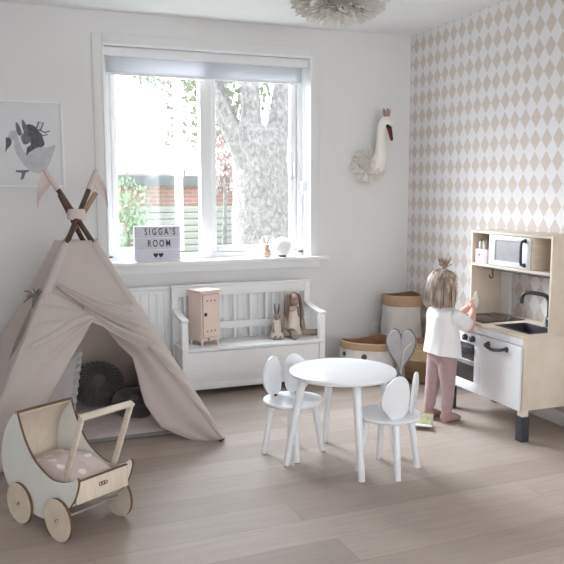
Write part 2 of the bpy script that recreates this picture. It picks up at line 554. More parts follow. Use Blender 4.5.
def thing(name, label, cat, loc=(0, 0, 0), rz=0.0, group=None):
    o = bpy.data.objects.new(name, None)
    COL.objects.link(o)
    o.empty_display_size = 0.05
    o.location = loc
    o.rotation_euler = (0, 0, rz)
    ROOT[o.name] = Matrix.Translation(loc) @ Matrix.Rotation(rz, 4, 'Z')
    o['label'] = label
    o['category'] = cat
    if group:
        o['group'] = group
    return o

def tag(o, label, cat, group=None, kind=None):
    o['label'] = label
    o['category'] = cat
    if group:
        o['group'] = group
    if kind:
        o['kind'] = kind
    return o

def struct(o):
    o['kind'] = 'structure'
    return o

def copy_tree(o, parent=None):
    c = o.copy()
    COL.objects.link(c)
    if parent is not None:
        c.parent = parent
    for ch in list(o.children):
        copy_tree(ch, c)
    return c

def blob(name, shapes, voxel, m, parent, smooth=4, world=True, fac=0.5):
    """one continuous skin grown over a set of overlapping tapered limbs: shapes is an MB"""
    me = bpy.data.meshes.new('raw')
    shapes.bm.to_mesh(me); shapes.bm.free()
    o = bpy.data.objects.new('raw', me)
    COL.objects.link(o)
    md = o.modifiers.new('r', 'REMESH'); md.mode = 'VOXEL'; md.voxel_size = voxel; md.use_smooth_shade = True
    if smooth:
        sm = o.modifiers.new('s', 'SMOOTH'); sm.iterations = smooth; sm.factor = fac
    dg = bpy.context.evaluated_depsgraph_get()
    dg.update()
    out = bpy.data.meshes.new_from_object(o.evaluated_get(dg))
    bpy.data.objects.remove(o); bpy.data.meshes.remove(me)
    b = MB().mesh(out)
    bpy.data.meshes.remove(out)
    return b.build(name, m, parent, world=world, angle=180)

def limb(b, pts, rs, seg=16):
    """tapered limb with round joints"""
    for p, r in zip(pts, rs):
        b.ball(p, r, seg=seg, rings=10)
    for i in range(len(pts) - 1):
        b.tube([pts[i], pts[i + 1]], [rs[i], rs[i + 1]], seg)

def text_mesh(s, size, spacing=1.0, sx=1.0, bold=0.0, extrude=0.0008):
    cu = bpy.data.curves.new('t', 'FONT')
    cu.body = s; cu.size = size; cu.align_x = 'CENTER'; cu.align_y = 'CENTER'
    cu.space_character = spacing; cu.offset = bold; cu.extrude = extrude
    o = bpy.data.objects.new('t', cu)
    COL.objects.link(o)
    dg = bpy.context.evaluated_depsgraph_get(); dg.update()
    me = bpy.data.meshes.new_from_object(o.evaluated_get(dg))
    bpy.data.objects.remove(o); bpy.data.curves.remove(cu)
    return me

def smooth_poly(pts, n=8):
    """closed Catmull-Rom through pts"""
    out = []
    N = len(pts)
    for i in range(N):
        p0, p1, p2, p3 = (Vector(pts[(i + k - 1) % N]).to_2d() for k in range(4))
        for j in range(n):
            t = j / n
            out.append(0.5 * ((2 * p1) + (p2 - p0) * t + (2 * p0 - 5 * p1 + 4 * p2 - p3) * t * t + (3 * p1 - p0 - 3 * p2 + p3) * t ** 3))
    return [(p.x, p.y) for p in out]

def spline(pts, n=8):
    out = []
    P = [Vector(p) for p in pts]
    N = len(P)
    for i in range(N - 1):
        p0, p1, p2, p3 = P[max(i - 1, 0)], P[i], P[i + 1], P[min(i + 2, N - 1)]
        for j in range(n):
            t = j / n
            out.append(0.5 * ((2 * p1) + (p2 - p0) * t + (2 * p0 - 5 * p1 + 4 * p2 - p3) * t * t + (3 * p1 - p0 - 3 * p2 + p3) * t ** 3))
    out.append(P[-1])
    return out

XZ = Matrix(((1, 0, 0, 0), (0, 0, -1, 0), (0, 1, 0, 0), (0, 0, 0, 1)))      # local XY -> world XZ, Z -> -Y
YZ = Matrix(((0, 0, 1, 0), (1, 0, 0, 0), (0, 1, 0, 0), (0, 0, 0, 1)))       # local XY -> world YZ, Z -> X
#==SETTING==
XL, YF, H = -4.5, -6.7, 2.476
WX0, WX1, WZ0, WZ1 = -2.277, -0.814, 0.857, 2.275

def wall_with_hole(name, m, fixed, a0, a1, z0, z1, hole, axis, inner, outer):
    """wall slab along axis 'x' or 'y' with one rectangular opening; inner/outer are the fixed-coordinate faces"""
    b = MB()
    h0, h1, hz0, hz1 = hole
    for (p0, p1, q0, q1) in ((a0, h0, z0, z1), (h1, a1, z0, z1), (h0, h1, z0, hz0), (h0, h1, hz1, z1)):
        if q1 - q0 < 1e-4 or p1 - p0 < 1e-4:
            continue
        if axis == 'x':
            b.box2((p0, inner, q0), (p1, outer, q1))
        else:
            b.box2((inner, p0, q0), (outer, p1, q1))
    return struct(b.build(name, m, weld=False))

struct(MB().box2((XL - .2, YF - .2, -.1), (.25, .3, 0)).build('floor', M['floor']))
struct(MB().box2((XL - .2, YF - .2, H), (.25, .3, H + .15)).build('ceiling', M['ceiling']))
wall_with_hole('wall_back', M['wall'], 0, XL - .2, .0, 0, H, (WX0, WX1, WZ0 - .02, WZ1), 'x', 0.0, 0.3)
struct(MB().box2((0, YF - .2, 0), (.25, .3, H)).build('wall_right', M['wallpaper']))
struct(MB().box2((XL - .2, YF, 0), (XL, 0, H)).build('wall_left', M['wall']))
wall_with_hole('wall_front', M['wall'], 0, XL - .2, 0, 0, H, (-3.2, -.4, .6, 2.2), 'x', YF, YF - .2)

# baseboards
struct(MB().box2((-.014, -6.69, 0), (0, -.002, .082), bev=.003).build('baseboard_right', M['white_trim']))
struct(MB().box2((XL, -.014, 0), (-.016, 0, .082), bev=.003).build('baseboard_back', M['white_trim']))

# window 1: casing, apron, reveal lining, frame, mullion, sashes, glass, sill
w = thing('window', 'window', 'window')
del w['label']; del w['category']
w.name = 'window_1'; ROOT['window_1'] = Matrix.Identity(4); w['kind'] = 'structure'
b = MB()
cw = .064
b.box2((WX0 - cw, -.012, WZ0 - .03), (WX0, 0, WZ1 + cw), bev=.004)
b.box2((WX1, -.012, WZ0 - .03), (WX1 + cw, 0, WZ1 + cw), bev=.004)
b.box2((WX0, -.012, WZ1), (WX1, 0, WZ1 + cw), bev=.004)
b.build('casing', M['wall'], w)
b = MB()
b.box2((WX0 - .004, -.018, WZ0), (WX0 + .010, .14, WZ1), bev=.003)
b.box2((WX1 - .010, -.018, WZ0), (WX1 + .004, .14, WZ1), bev=.003)
b.box2((WX0 - .004, -.018, WZ1 - .010), (WX1 + .004, .14, WZ1 + .004), bev=.003)
b.build('reveal_lining', M['white_trim'], w)
MB().box2((-2.36, -.085, .829), (-.70, .14, .857), bev=.006).build('sill', M['white_trim'], w)
MB().box2((-2.345, -.022, .775), (-.745, 0, .829), bev=.004).build('apron', M['white_trim'], w)
# fixed outer frame
fy0, fy1 = .12, .19
zb, zt = .872, 2.262
b = MB()
b.box2((WX0 + .01, fy0, zb), (WX0 + .055, fy1, zt), bev=.004)
b.box2((WX1 - .055, fy0, zb), (WX1 - .01, fy1, zt), bev=.004)
b.box2((WX0 + .01, fy0, zt - .045), (WX1 - .01, fy1, zt), bev=.004)
b.box2((WX0 + .01, fy0, WZ0 - .01), (WX1 - .01, fy1, zb + .02), bev=.004)
b.build('frame', M['white_trim'], w)
MB().box2((-1.605, fy0 - .01, zb), (-1.525, fy1, zt), bev=.005).build('mullion', M['white_trim'], w)

def sash(x0, x1, ang, name):
    """a sash hinged at x0 and swung outward by ang"""
    z0, z1 = .892, 2.215
    st = .045
    Lw = x1 - x0
    mtx = Matrix.Translation((x0, .16, 0)) @ Matrix.Rotation(ang, 4, 'Z')
    b = MB()
    b.box2((0, -.022, z0), (st, .022, z1), bev=.005)
    b.box2((Lw - st, -.022, z0), (Lw, .022, z1), bev=.005)
    b.box2((st, -.022, z0), (Lw - st, .022, z0 + st), bev=.005)
    b.box2((st, -.022, z1 - st), (Lw - st, .022, z1), bev=.005)
    bmesh.ops.transform(b.bm, matrix=mtx, verts=b.bm.verts)
    s = b.build('sash', M['white_trim'], w)
    b = MB().box2((st - .005, -.004, z0 + st - .005), (Lw - st + .005, .004, z1 - st + .005))
    bmesh.ops.transform(b.bm, matrix=mtx, verts=b.bm.verts)
    b.build('pane', M['glass'], s)
    b = MB()
    b.box2((Lw - .03, -.036, 1.42), (Lw - .012, -.02, 1.47), bev=.003)
    b.box2((Lw - .028, -.046, 1.43), (Lw - .014, -.034, 1.53), bev=.003)
    bmesh.ops.transform(b.bm, matrix=mtx, verts=b.bm.verts)
    b.build('handle', M['steel'], s)
sash(-2.222, -1.6, R(27), 'left')
sash(-1.53, -.87, 0, 'right')

# unseen window assumed behind the camera, made wide to carry the added fill
def plain_window(name, axis, fixed, a0, a1, z0, z1, n):
    o = bpy.data.objects.new(name, None); COL.objects.link(o); ROOT[name] = Matrix.Identity(4); o['kind'] = 'structure'
    fb, gb = MB(), MB()
    t = .05
    def bx(bb, p0, p1, q0, q1, hw):
        if axis == 'x':
            bb.box2((p0, fixed - hw, q0), (p1, fixed + hw, q1))
        else:
            bb.box2((fixed - hw, p0, q0), (fixed + hw, p1, q1))
    bx(fb, a0, a1, z0, z0 + t, .03); bx(fb, a0, a1, z1 - t, z1, .03)
    for i in range(n + 1):
        c = a0 + t / 2 + (a1 - a0 - t) * i / n
        bx(fb, c - t / 2, c + t / 2, z0 + t, z1 - t, .03)
    bx(gb, a0 + .01, a1 - .01, z0 + .01, z1 - .01, .003)
    fb.build('frame', M['white_trim'], o); gb.build('pane', M['glass'], o)
plain_window('window_2', 'x', YF - .1, -3.2, -.4, .6, 2.2, 3)
#==OUTSIDE==
def leaf_cloud(blobs, n, size, flat=0.5):
    b = MB()
    t = b.bm
    tot = sum(r[0] * r[1] * r[2] for _, r in blobs)
    for c, r in blobs:
        for _ in range(int(n * r[0] * r[1] * r[2] / tot)):
            while True:
                q = Vector((random.uniform(-1, 1), random.uniform(-1, 1), random.uniform(-1, 1)))
                if q.length < 1:
                    break
            p = Vector((c[0] + q.x * r[0], c[1] + q.y * r[1], c[2] + q.z * r[2]))
            e = Euler((random.uniform(0, 6.28), random.uniform(0, 6.28), random.uniform(0, 6.28))).to_matrix()
            s = size * random.uniform(.6, 1.3)
            pts = [(-.5, 0, 0), (-.1, .28, .05), (.5, 0, 0), (-.1, -.28, .05)]
            t.faces.new([t.verts.new(p + e @ (Vector(x) * s)) for x in pts])
    return b

struct(MB().box2((-9, .3, -.4), (14, 30, -.15)).build('ground', M['grass']))
# big tree beside the window
t = thing('tree', 'thick pale-barked tree with forking branches behind the right window pane', 'tree', (.60, 5.1, -.15))
b = MB()
b.tube(spline([(.60, 5.1, -.35), (.585, 5.1, .3), (.58, 5.1, 1.2), (.58, 5.1, 1.75), (.60, 5.1, 2.1), (.62, 5.1, 2.25)], 6), [.52] + [.46] * 5 + [.42] * 6 + [.40] * 6 + [.38] * 6 + [.36] * 4 + [.30, .2, .08], 26)
for pts, r0, r1 in (([(.40, 5.0, 1.60), (.16, 5.0, 2.08), (-.12, 5.0, 2.62), (-.45, 5.0, 3.2)], .16, .09),
                    ([(.46, 5.1, 1.9), (.44, 5.1, 2.4), (.42, 5.1, 3.0), (.35, 5.1, 3.8)], .16, .12),
                    ([(.78, 5.1, 1.9), (.88, 5.1, 2.4), (.95, 5.1, 3.0), (1.0, 5.1, 3.8)], .18, .13),
                    ([(.36, 5.2, 2.05), (.2, 5.4, 2.5), (.05, 5.6, 3.1)], .09, .06)):
    sp_ = spline(pts, 6)
    b.tube(sp_, [r0 + (r1 - r0) * i / (len(sp_) - 1) for i in range(len(sp_))], 18)
blob('trunk', b, .035, M['bark'], t, 4)
leaf_cloud([((-.1, 5.8, 3.4), (1.3, .9, .75)), ((-1.3, 6.2, 3.6), (1.1, .9, .55)), ((.5, 6.4, 3.0), (.9, .6, .7)), ((.1, 6.6, 2.55), (.6, .4, .5)), ((-.1, 6.8, 2.2), (.35, .3, .3))], 4200, .10).build('crown', M['leaf'], t)
# reddish shrub beyond the branch, green bush by the left pane
t = thing('shrub', 'reddish loose shrub showing behind the big tree trunk', 'shrub', (.75, 7.6, -.15))
leaf_cloud([((.75, 7.6, 2.1), (.55, .4, .55)), ((.85, 7.6, 1.6), (.45, .4, .35)), ((.95, 7.6, 2.5), (.5, .4, .5))], 1100, .10).build('foliage', M['leaf_pink'], t)
MB().tube([(.75, 7.6, -.2), (.78, 7.6, .8), (.8, 7.6, 1.9)], [.05, .04, .02], 8).build('stem', M['bark'], t)
t = thing('bush', 'bright green bush outside behind the lettered light box', 'bush', (-1.35, 4.6, -.15))
leaf_cloud([((-1.42, 4.6, 1.15), (.32, .35, .4)), ((-1.5, 4.6, .5), (.34, .4, .6)), ((-1.25, 4.6, .35), (.4, .4, .45))], 1500, .08).build('foliage', M['leaf_bright'], t)
MB().tube([(-1.4, 4.6, -.2), (-1.4, 4.6, .5), (-1.4, 4.6, 1.2)], [.04, .03, .015], 8).build('stem', M['bark'], t)
# low brick outbuilding with a grey flat roof and pale boarding
t = thing('garage', 'low brick outbuilding with a flat grey roof edge across the garden', 'garage', (1.6, 10.5, -.15))
MB().box2((-.8, 9.0, -.2), (6.5, 12.5, 1.48)).build('wall', M['brick'], t)
MB().box2((-.95, 8.82, 1.44), (6.7, 12.6, 1.64), bev=.01).build('roof', M['fascia'], t)
b = MB()
for i in range(9):
    b.box2((-.6, 8.955, -.05 + i * .125), (6.0, 8.99, .065 + i * .125), bev=.006)
b.build('boarding', M['pale_board'], t)
# gabled house behind
t = thing('house', 'pale house with a tall tiled roof behind the garage', 'house', (-1.5, 20, -.15))
MB().box2((-9.0, 18.5, -.2), (2.3, 24, 2.0)).build('wall', M['render_wall'], t)
b = MB()
b.prism([(-9.3, 1.9), (2.6, 1.9), (1.95, 4.05), (-9.3, 4.05)], .2, Matrix.Translation((0, 18.4, 0)) @ XZ)
b.box2((-9.3, 18.5, 1.9), (1.95, 24, 4.0))
b.build('roof', M['roof_tile'], t)
t = thing('lantern', 'small garden lantern on a post seen through the open sash', 'lantern', (-.62, 5.0, -.15))
MB().tube([(-.62, 5.0, -.2), (-.62, 5.0, 1.35)], .018, 10).build('post', M['fascia'], t)
b = MB()
b.lathe([(.05, 1.35), (.085, 1.6), (.09, 1.61), (.02, 1.7), (0, 1.72)], (-.62, 5.0, 0), 6)
b.build('lamp_head', M['fascia'], t)
#==ROOMTHINGS==
# ---- roller blind
t = thing('roller_blind', 'white roller blind pulled down a little at the top of the window', 'blind', (-1.545, .05, 2.2))
MB().box2((WX0 + .012, .02, 2.205), (WX1 - .014, .095, 2.262), bev=.008).build('cassette', M['white_plastic'], t)
def bl(u, v):
    return Vector((WX0 + .03 + (WX1 - WX0 - .075) * u, .062 + .006 * math.sin(v * PI), 2.215 - .118 * v))
MB().grid(24, 6, bl).build('fabric', M['blind_fabric'], t, solid=.002)
MB().box2((WX0 + .03, .052, 2.088), (WX1 - .045, .07, 2.104), bev=.004).build('bottom_bar', M['white_plastic'], t)
b = MB()
b.tube([(WX1 - .03, .06, 2.2), (WX1 - .03, .06, 1.3)], .0025, 6)
b.tube([(WX1 - .03, .075, 2.2), (WX1 - .03, .075, 1.3)], .0025, 6)
b.build('pull_chain', M['white_plastic'], t)
MB().box2((WX1 - .045, .045, 1.33), (WX1 - .011, .09, 1.40), bev=.006).build('chain_holder', M['white_plastic'], t)

# ---- light box on the sill
t = thing('light_box', 'white cinema light box reading SIGGA\'S ROOM on the window sill', 'light box', (-1.945, .0, .857), R(2))
LW, LH = .312, .238
MB().box((0, 0, LH / 2), (LW, .05, LH), bev=.004).build('case', M['lb_frame'], t, world=False)
for i in range(3):
    MB().box((0, -.0255, LH * (i + .5) / 3), (LW - .012, .003, LH / 3 - .010), bev=.001).build('letter_panel', M['lb_panel'], t, world=False)
b = MB()
for i in range(4):
    b.box((0, -.029, max(.004, min(LH - .004, LH * i / 3))), (LW, .006, .007), bev=.0015)
b.build('rail', M['white_plastic'], t, world=False)
def put_text(s, x, z, size, sp, sx, name):
    me = text_mesh(s, size, sp, bold=.0007)
    m_ = Matrix.Translation((x, -.0285, z)) @ Matrix.Rotation(R(90), 4, 'X') @ Matrix.Diagonal((sx, 1, 1, 1))
    MB().mesh(me, m_).build(name, M['letter'], t, world=False)
    bpy.data.meshes.remove(me)
put_text("SIGGA'S", .014, LH * 2.5 / 3, .064, 1.5, .66, 'letters')
put_text("ROOM", .006, LH * 1.5 / 3, .064, 1.42, .68, 'letters')
hp = [(16 * math.sin(a) ** 3, 13 * math.cos(a) - 5 * math.cos(2 * a) - 2 * math.cos(3 * a) - math.cos(4 * a)) for a in [2 * PI * k / 40 for k in range(40)]]
for dx in (-.018, .018):
    MB().prism([(p[0] * .0010, p[1] * .00125) for p in hp], .0016, Matrix.Translation((dx, -.0285, LH * .5 / 3 + .002)) @ Matrix.Rotation(R(90), 4, 'X')).build('heart', M['letter'], t, world=False)

# ---- rabbit figurine and white globe on the sill
t = thing('rabbit_figurine', 'tiny pale wooden rabbit figurine on the window sill', 'figurine', (-1.162, -.01, .857))
MB().lathe([(0, 0), (.024, .001), (.036, .018), (.038, .036), (.024, .056), (.014, .066), (0, .068)], seg=24).build('body', M['sill_rabbit'], t, world=False)
MB().lathe([(0, .058), (.016, .062), (.024, .076), (.019, .091), (0, .098)], seg=20).build('head', M['sill_rabbit'], t, world=False)
for s in (-1, 1):
    MB().ball((s * .014, 0, .118), (.0066, .005, .032), Euler((0, s * .25, 0)), 12, 8).build('ear', M['sill_rabbit'], t, world=False)
t = thing('globe_lamp', 'round white globe lamp on the window sill beside the rabbit figurine', 'lamp', (-1.035, .005, .857))
MB().lathe([(0, 0), (.03, 0), (.032, .006), (.028, .012), (0, .012)], seg=28).build('base', M['dark_grey'], t, world=False)
MB().ball((0, 0, .074), .068, seg=36, rings=22).build('globe', M['globe'], t, world=False)

# ---- radiator
t = thing('radiator', 'white ribbed panel radiator below the window behind the bench', 'radiator', (-1.62, -.06, .12))
rx0, rx1 = -2.36, -.96
MB().box2((rx0, -.10, .13), (rx1, -.035, .672), bev=.006).build('panel', M['white_metal'], t)
b = MB()
n = 27
for i in range(n):
    x = rx0 + .03 + (rx1 - rx0 - .06) * i / (n - 1)
    b.box((x, -.101, .40), (.026, .012, .49), bev=.0055)
b.build('rib', M['white_metal'], t)
MB().box2((rx0 - .005, -.108, .668), (rx1 + .005, -.032, .692), bev=.005).build('top_grille', M['white_metal'], t)
for x in (-2.1, -1.2):
    MB().box2((x - .02, -.04, .2), (x + .02, -.003, .6)).build('bracket', M['white_metal'], t)

# ---- white storage bench
t = thing('storage_bench', 'white wooden storage bench with slatted back under the window', 'bench', (-1.385, -.28, 0))
bx0, bx1, by0, by1 = -1.885, -.885, -.43, -.125
pw = .042
MB().box2((bx0 + .012, by0 + .012, .045), (bx1 - .012, by1 - .005, .292), bev=.003).build('storage_box', M['white_bench'], t)
b = MB()
b.box2((bx0 + pw, by0 + .004, .045), (bx1 - pw, by0 + .016, .085), bev=.003)
b.build('bottom_rail', M['white_bench'], t)
MB().box2((bx0 + .002, by0 - .006, .298), (bx1 - .002, by1 - .02, .318), bev=.004).build('seat', M['white_bench'], t)
for x in (bx0, bx1 - pw):
    MB().box2((x, by0, 0), (x + pw, by0 + pw, .497), bev=.004).build('front_post', M['white_bench'], t)
    MB().box2((x, by1 - .03, 0), (x + pw, by1, .684), bev=.003).build('back_post', M['white_bench'], t)
    b = MB()
    pts = spline([(x + pw / 2, by1 - .01, .545), (x + pw / 2, by1 - .10, .527), (x + pw / 2, by1 - .2, .512), (x + pw / 2, by0 - .006, .505)], 4)
    for i in range(len(pts) - 1):
        pass
    b.prism([(by1 - .01, .555), (by1 - .1, .532), (by1 - .2, .518), (by0 - .012, .513), (by0 - .016, .503), (by0 - .012, .493), (by1 - .2, .497), (by1 - .1, .508), (by1 - .01, .525)], pw + .006, Matrix.Translation((x + pw / 2, 0, 0)) @ YZ, bev=.003)
    b.build('armrest', M['white_bench'], t)
MB().box2((bx0 + pw * .8, by1 - .027, .622), (bx1 - pw, by1 - .006, .684), bev=.003).build('top_rail', M['white_bench'], t)
MB().box2((bx0 - .006, by1 - .034, .684), (bx1 + .006, by1 - .002, .70), bev=.004).build('cap_rail', M['white_bench'], t)
MB().box2((bx0 + .02, by1 - .028, .385), (bx1 - .02, by1 - .008, .437), bev=.004).build('middle_rail', M['white_bench'], t)
for i in range(8):
    x = bx0 + .09 + (bx1 - bx0 - .18) * i / 7
    MB().box2((x - .011, by1 - .024, .318), (x + .011, by1 - .012, .625), bev=.002).build('slat', M['white_bench'], t)

# ---- pink toy locker on the bench
t = thing('toy_locker', 'small pink metal toy locker standing on the white bench', 'locker', (-1.70, -.285, .318), R(20))
lw, ld, lh = .15, .15, .36
b = MB()
b.box((0, 0, .032 + (lh - .032) / 2), (lw, ld, lh - .032), bev=.004)
b.box((0, -.004, lh + .004), (lw + .016, ld + .014, .010), bev=.004)
b.build('body', M['pink_metal'], t, world=False)
MB().box((0, -ld / 2 - .001, .2), (lw - .022, .003, lh - .075), bev=.001).build('door_gap', M['pink_dark'], t, world=False)
dr = MB().box((0, -ld / 2 - .004, .2), (lw - .028, .005, lh - .081), bev=.002).build('door', M['pink_metal'], t, world=False)
for z in (.1, .3):
    for dx in (-.03, 0, .03):
        MB().cyl((dx, -ld / 2 - .0060, z), (dx, -ld / 2 - .0074, z), .0062, seg=14).build('vent_hole', M['pink_dark'], dr, world=False)
b = MB().box((-.045, -ld / 2 - .009, .212), (.020, .008, .022), bev=.003)
b.build('knob', M['black_metal'], dr, world=False)
MB().cyl((-.02, -ld / 2 - .001, .045), (-.02, -ld / 2 - .004, .045), .007, seg=14).build('badge', M['grey_print'], t, world=False)
for sx in (-1, 1):
    for sy in (-1, 1):
        MB().tube([(sx * (lw / 2 - .012), sy * (ld / 2 - .012), 0), (sx * (lw / 2 - .016), sy * (ld / 2 - .016), .036)], [.006, .013], 10).build('leg', M['pink_metal'], t, world=False)

# ---- rabbit dolls on the bench
def rabbit_doll(label, loc, s, big, rz):
    t = thing('rabbit_doll', label, 'doll', loc, rz, 'rabbit dolls on the bench')
    b = MB()
    # sitting body: torso, head, arms, legs (local -y is forward)
    limb(b, [(0, 0, .04 * s), (0, .005 * s, .11 * s), (0, .01 * s, .165 * s)], [.036 * s, .030 * s, .020 * s])
    limb(b, [(0, .01 * s, .17 * s), (0, .0, .205 * s)], [.018 * s, .03 * s])
    b.ball((0, -.012 * s, .20 * s), (.028 * s, .032 * s, .032 * s))
    if big:
        limb(b, [(.02 * s, -.01 * s, .035 * s), (.075 * s, -.02 * s, .022 * s), (.135 * s, -.035 * s, .02 * s)], [.022 * s, .016 * s, .018 * s])
        limb(b, [(-.02 * s, -.01 * s, .035 * s), (-.022 * s, -.06 * s, .03 * s), (-.03 * s, -.085 * s, .02 * s)], [.022 * s, .017 * s, .02 * s])
        limb(b, [(-.03 * s, 0, .15 * s), (-.05 * s, -.01 * s, .1 * s), (-.056 * s, -.03 * s, .055 * s)], [.013 * s, .011 * s, .011 * s])
        limb(b, [(.03 * s, 0, .15 * s), (.05 * s, -.01 * s, .1 * s), (.05 * s, -.03 * s, .055 * s)], [.013 * s, .011 * s, .011 * s])
    else:
        limb(b, [(.016 * s, -.01 * s, .03 * s), (.025 * s, -.05 * s, .018 * s), (.03 * s, -.08 * s, .018 * s)], [.02 * s, .014 * s, .016 * s])
        limb(b, [(-.016 * s, -.01 * s, .03 * s), (-.025 * s, -.05 * s, .018 * s), (-.03 * s, -.08 * s, .018 * s)], [.02 * s, .014 * s, .016 * s])
        limb(b, [(-.03 * s, 0, .14 * s), (-.045 * s, -.02 * s, .1 * s), (-.04 * s, -.04 * s, .07 * s)], [.012 * s, .011 * s, .011 * s])
        limb(b, [(.03 * s, 0, .14 * s), (.045 * s, -.02 * s, .1 * s), (.04 * s, -.04 * s, .07 * s)], [.012 * s, .011 * s, .011 * s])
    blob('body', b, .0035, M['doll_brown'], t, 3, world=False)
    for sx in (-1, 1):
        b = MB()
        if big:   # long drooping ears
            pts = spline([(sx * .012 * s, .0, .232 * s), (sx * .032 * s, -.006 * s, .225 * s), (sx * .043 * s, -.01 * s, .17 * s), (sx * .046 * s, -.012 * s, .10 * s), (sx * .044 * s, -.012 * s, .045 * s)], 5)
            rs = [.006 * s + .012 * s * math.sin(PI * min(1, .15 + .8 * i / (len(pts) - 1))) for i in range(len(pts))]
            b.tube(pts, rs, 12, flat=.5)
        else:     # upright ears
            pts = spline([(sx * .010 * s, .0, .225 * s), (sx * .018 * s, .0, .27 * s), (sx * .022 * s, .004 * s, .32 * s)], 5)
            rs = [.005 * s + .009 * s * math.sin(PI * min(1, .2 + .75 * i / (len(pts) - 1))) for i in range(len(pts))]
            b.tube(pts, rs, 12, flat=.6)
        b.build('ear', M['doll_ear'], t, world=False)
    def wob(q, a, z):
        k = 1 + .07 * math.sin(a * 7) * max(0, 1 - z / (.12 * s))
        return Vector((q.x * k, q.y * k * (.95), q.z))
    kd = .74 if big else 1.0
    MB().lathe([(r_ * kd, z_) for r_, z_ in ((.068 * s, .012 * s), (.060 * s, .04 * s), (.044 * s, .09 * s), (.036 * s, .13 * s), (.026 * s, .168 * s), (.023 * s, .172 * s))], seg=36, wob=wob).build('dress', M['doll_dress'], t, world=False, solid=.002)
    for sx in (-1, 1):
        MB().ball((sx * .013 * s, -.038 * s, .208 * s), .0032 * s, seg=8, rings=6).build('eye', M['black'], t, world=False)
    MB().ball((0, -.044 * s, .198 * s), (.006 * s, .004 * s, .004 * s), seg=10, rings=6).build('nose', M['doll_pink'], t, world=False)
    if big:
        MB().ball((-.014 * s, -.022 * s, .155 * s), (.022 * s, .012 * s, .015 * s), Euler((.3, .4, 0)), 14, 8).build('scarf', M['doll_pink'], t, world=False)
    return t
rabbit_doll('big taupe rabbit doll with long drooping ears and cream clothes on the bench', (-1.06, -.265, .318), 1.30, True, R(6))
rabbit_doll('small rabbit doll with upright ears and cream dress beside the bigger rabbit', (-1.185, -.285, .318), .76, False, R(-8))

# ---- framed picture
t = thing('framed_picture', 'white framed grey drawing of a swan carrying a bunny on the wall', 'picture', (-2.80, 0, 1.62))
px0, px1, pz0, pz1 = -3.10, -2.535, 1.352, 1.892
fw = .014
b = MB()
b.box2((px0, -.024, pz0), (px0 + fw, 0, pz1), bev=.002); b.box2((px1 - fw, -.024, pz0), (px1, 0, pz1), bev=.002)
b.box2((px0 + fw, -.024, pz0), (px1 - fw, 0, pz0 + fw), bev=.002); b.box2((px0 + fw, -.024, pz1 - fw), (px1 - fw, 0, pz1), bev=.002)
b.build('frame', M['frame_white'], t)
pr = MB().box2((px0 + fw, -.012, pz0 + fw), (px1 - fw, -.004, pz1 - fw)).build('print', M['paper'], t)
def ink(name, poly, m, y):
    MB().prism(poly, .0006, Matrix.Translation((0, y, 0)) @ XZ).build(name, M[m], pr)
def P(u, v):   # drawing space of the print: fractions of its visible right part, u right, v down
    return (-2.905 + u * .37, 1.892 - v * .54)
ink('swan_body', smooth_poly([P(.2, .56), P(.28, .68), P(.42, .80), P(.6, .83), P(.74, .74), P(.84, .56), P(.86, .5), P(.72, .53), P(.55, .53), P(.42, .6), P(.34, .58), P(.27, .46), P(.24, .36), P(.15, .35), P(.1, .42), P(.06, .5), P(.1, .53), P(.16, .46), P(.19, .47)], 5), 'ink_pale', -.0126)
ink('swan_mask', smooth_poly([P(.07, .43), P(.14, .44), P(.15, .5), P(.08, .56), P(.05, .6), P(.06, .52)], 4), 'ink_dark', -.0132)
ink('swan_leg', [P(.2, .8), P(.42, .795), P(.42, .81), P(.36, .83), P(.32, .9), P(.27, .91), P(.3, .83), P(.2, .82)], 'ink_mid', -.0132)
ink('bunny_body', smooth_poly([P(.37, .3), P(.46, .27), P(.58, .32), P(.68, .46), P(.66, .52), P(.55, .54), P(.42, .6), P(.38, .63), P(.4, .54), P(.46, .5), P(.42, .4)], 5), 'ink_dark', -.0136)
ink('bunny_head', smooth_poly([P(.31, .42), P(.38, .36), P(.46, .42), P(.44, .48), P(.35, .5)], 5), 'ink_mid', -.0142)
for d in (0, .1):
    ink('bunny_ear', smooth_poly([P(.27 + d, .40 - d * .3), P(.235 + d, .33 - d * .3), P(.235 + d, .25 - d * .3), P(.28 + d, .28 - d * .3), P(.325 + d, .38 - d * .3)], 5), 'ink_mid', -.0146)
b = MB()
for cpts in ([P(.56, .33), P(.6, .24), P(.68, .25), P(.64, .32), P(.58, .34)], [P(.6, .33), P(.7, .36), P(.78, .34)], [P(.58, .34), P(.66, .4), P(.74, .38)]):
    b.tube([(q.x, -.0135, q.y) for q in (Vector((c[0], c[1], 0)) for c in cpts)], .004, 6)
b.build('bow_ribbon', M['ink_mid'], pr)

# ---- wall socket
t = thing('wall_socket', 'white double wall socket low on the wall behind the paper bags', 'socket', (-.262, 0, .287))
MB().box((0, -.006, 0), (.085, .012, .085), bev=.004).build('plate', M['white_plastic'], t, world=False)
for dx in (-.01, .01):
    MB().cyl((dx, -.012, 0), (dx, -.0128, 0), .0035, seg=10).build('socket_hole', M['grey_print'], t, world=False)

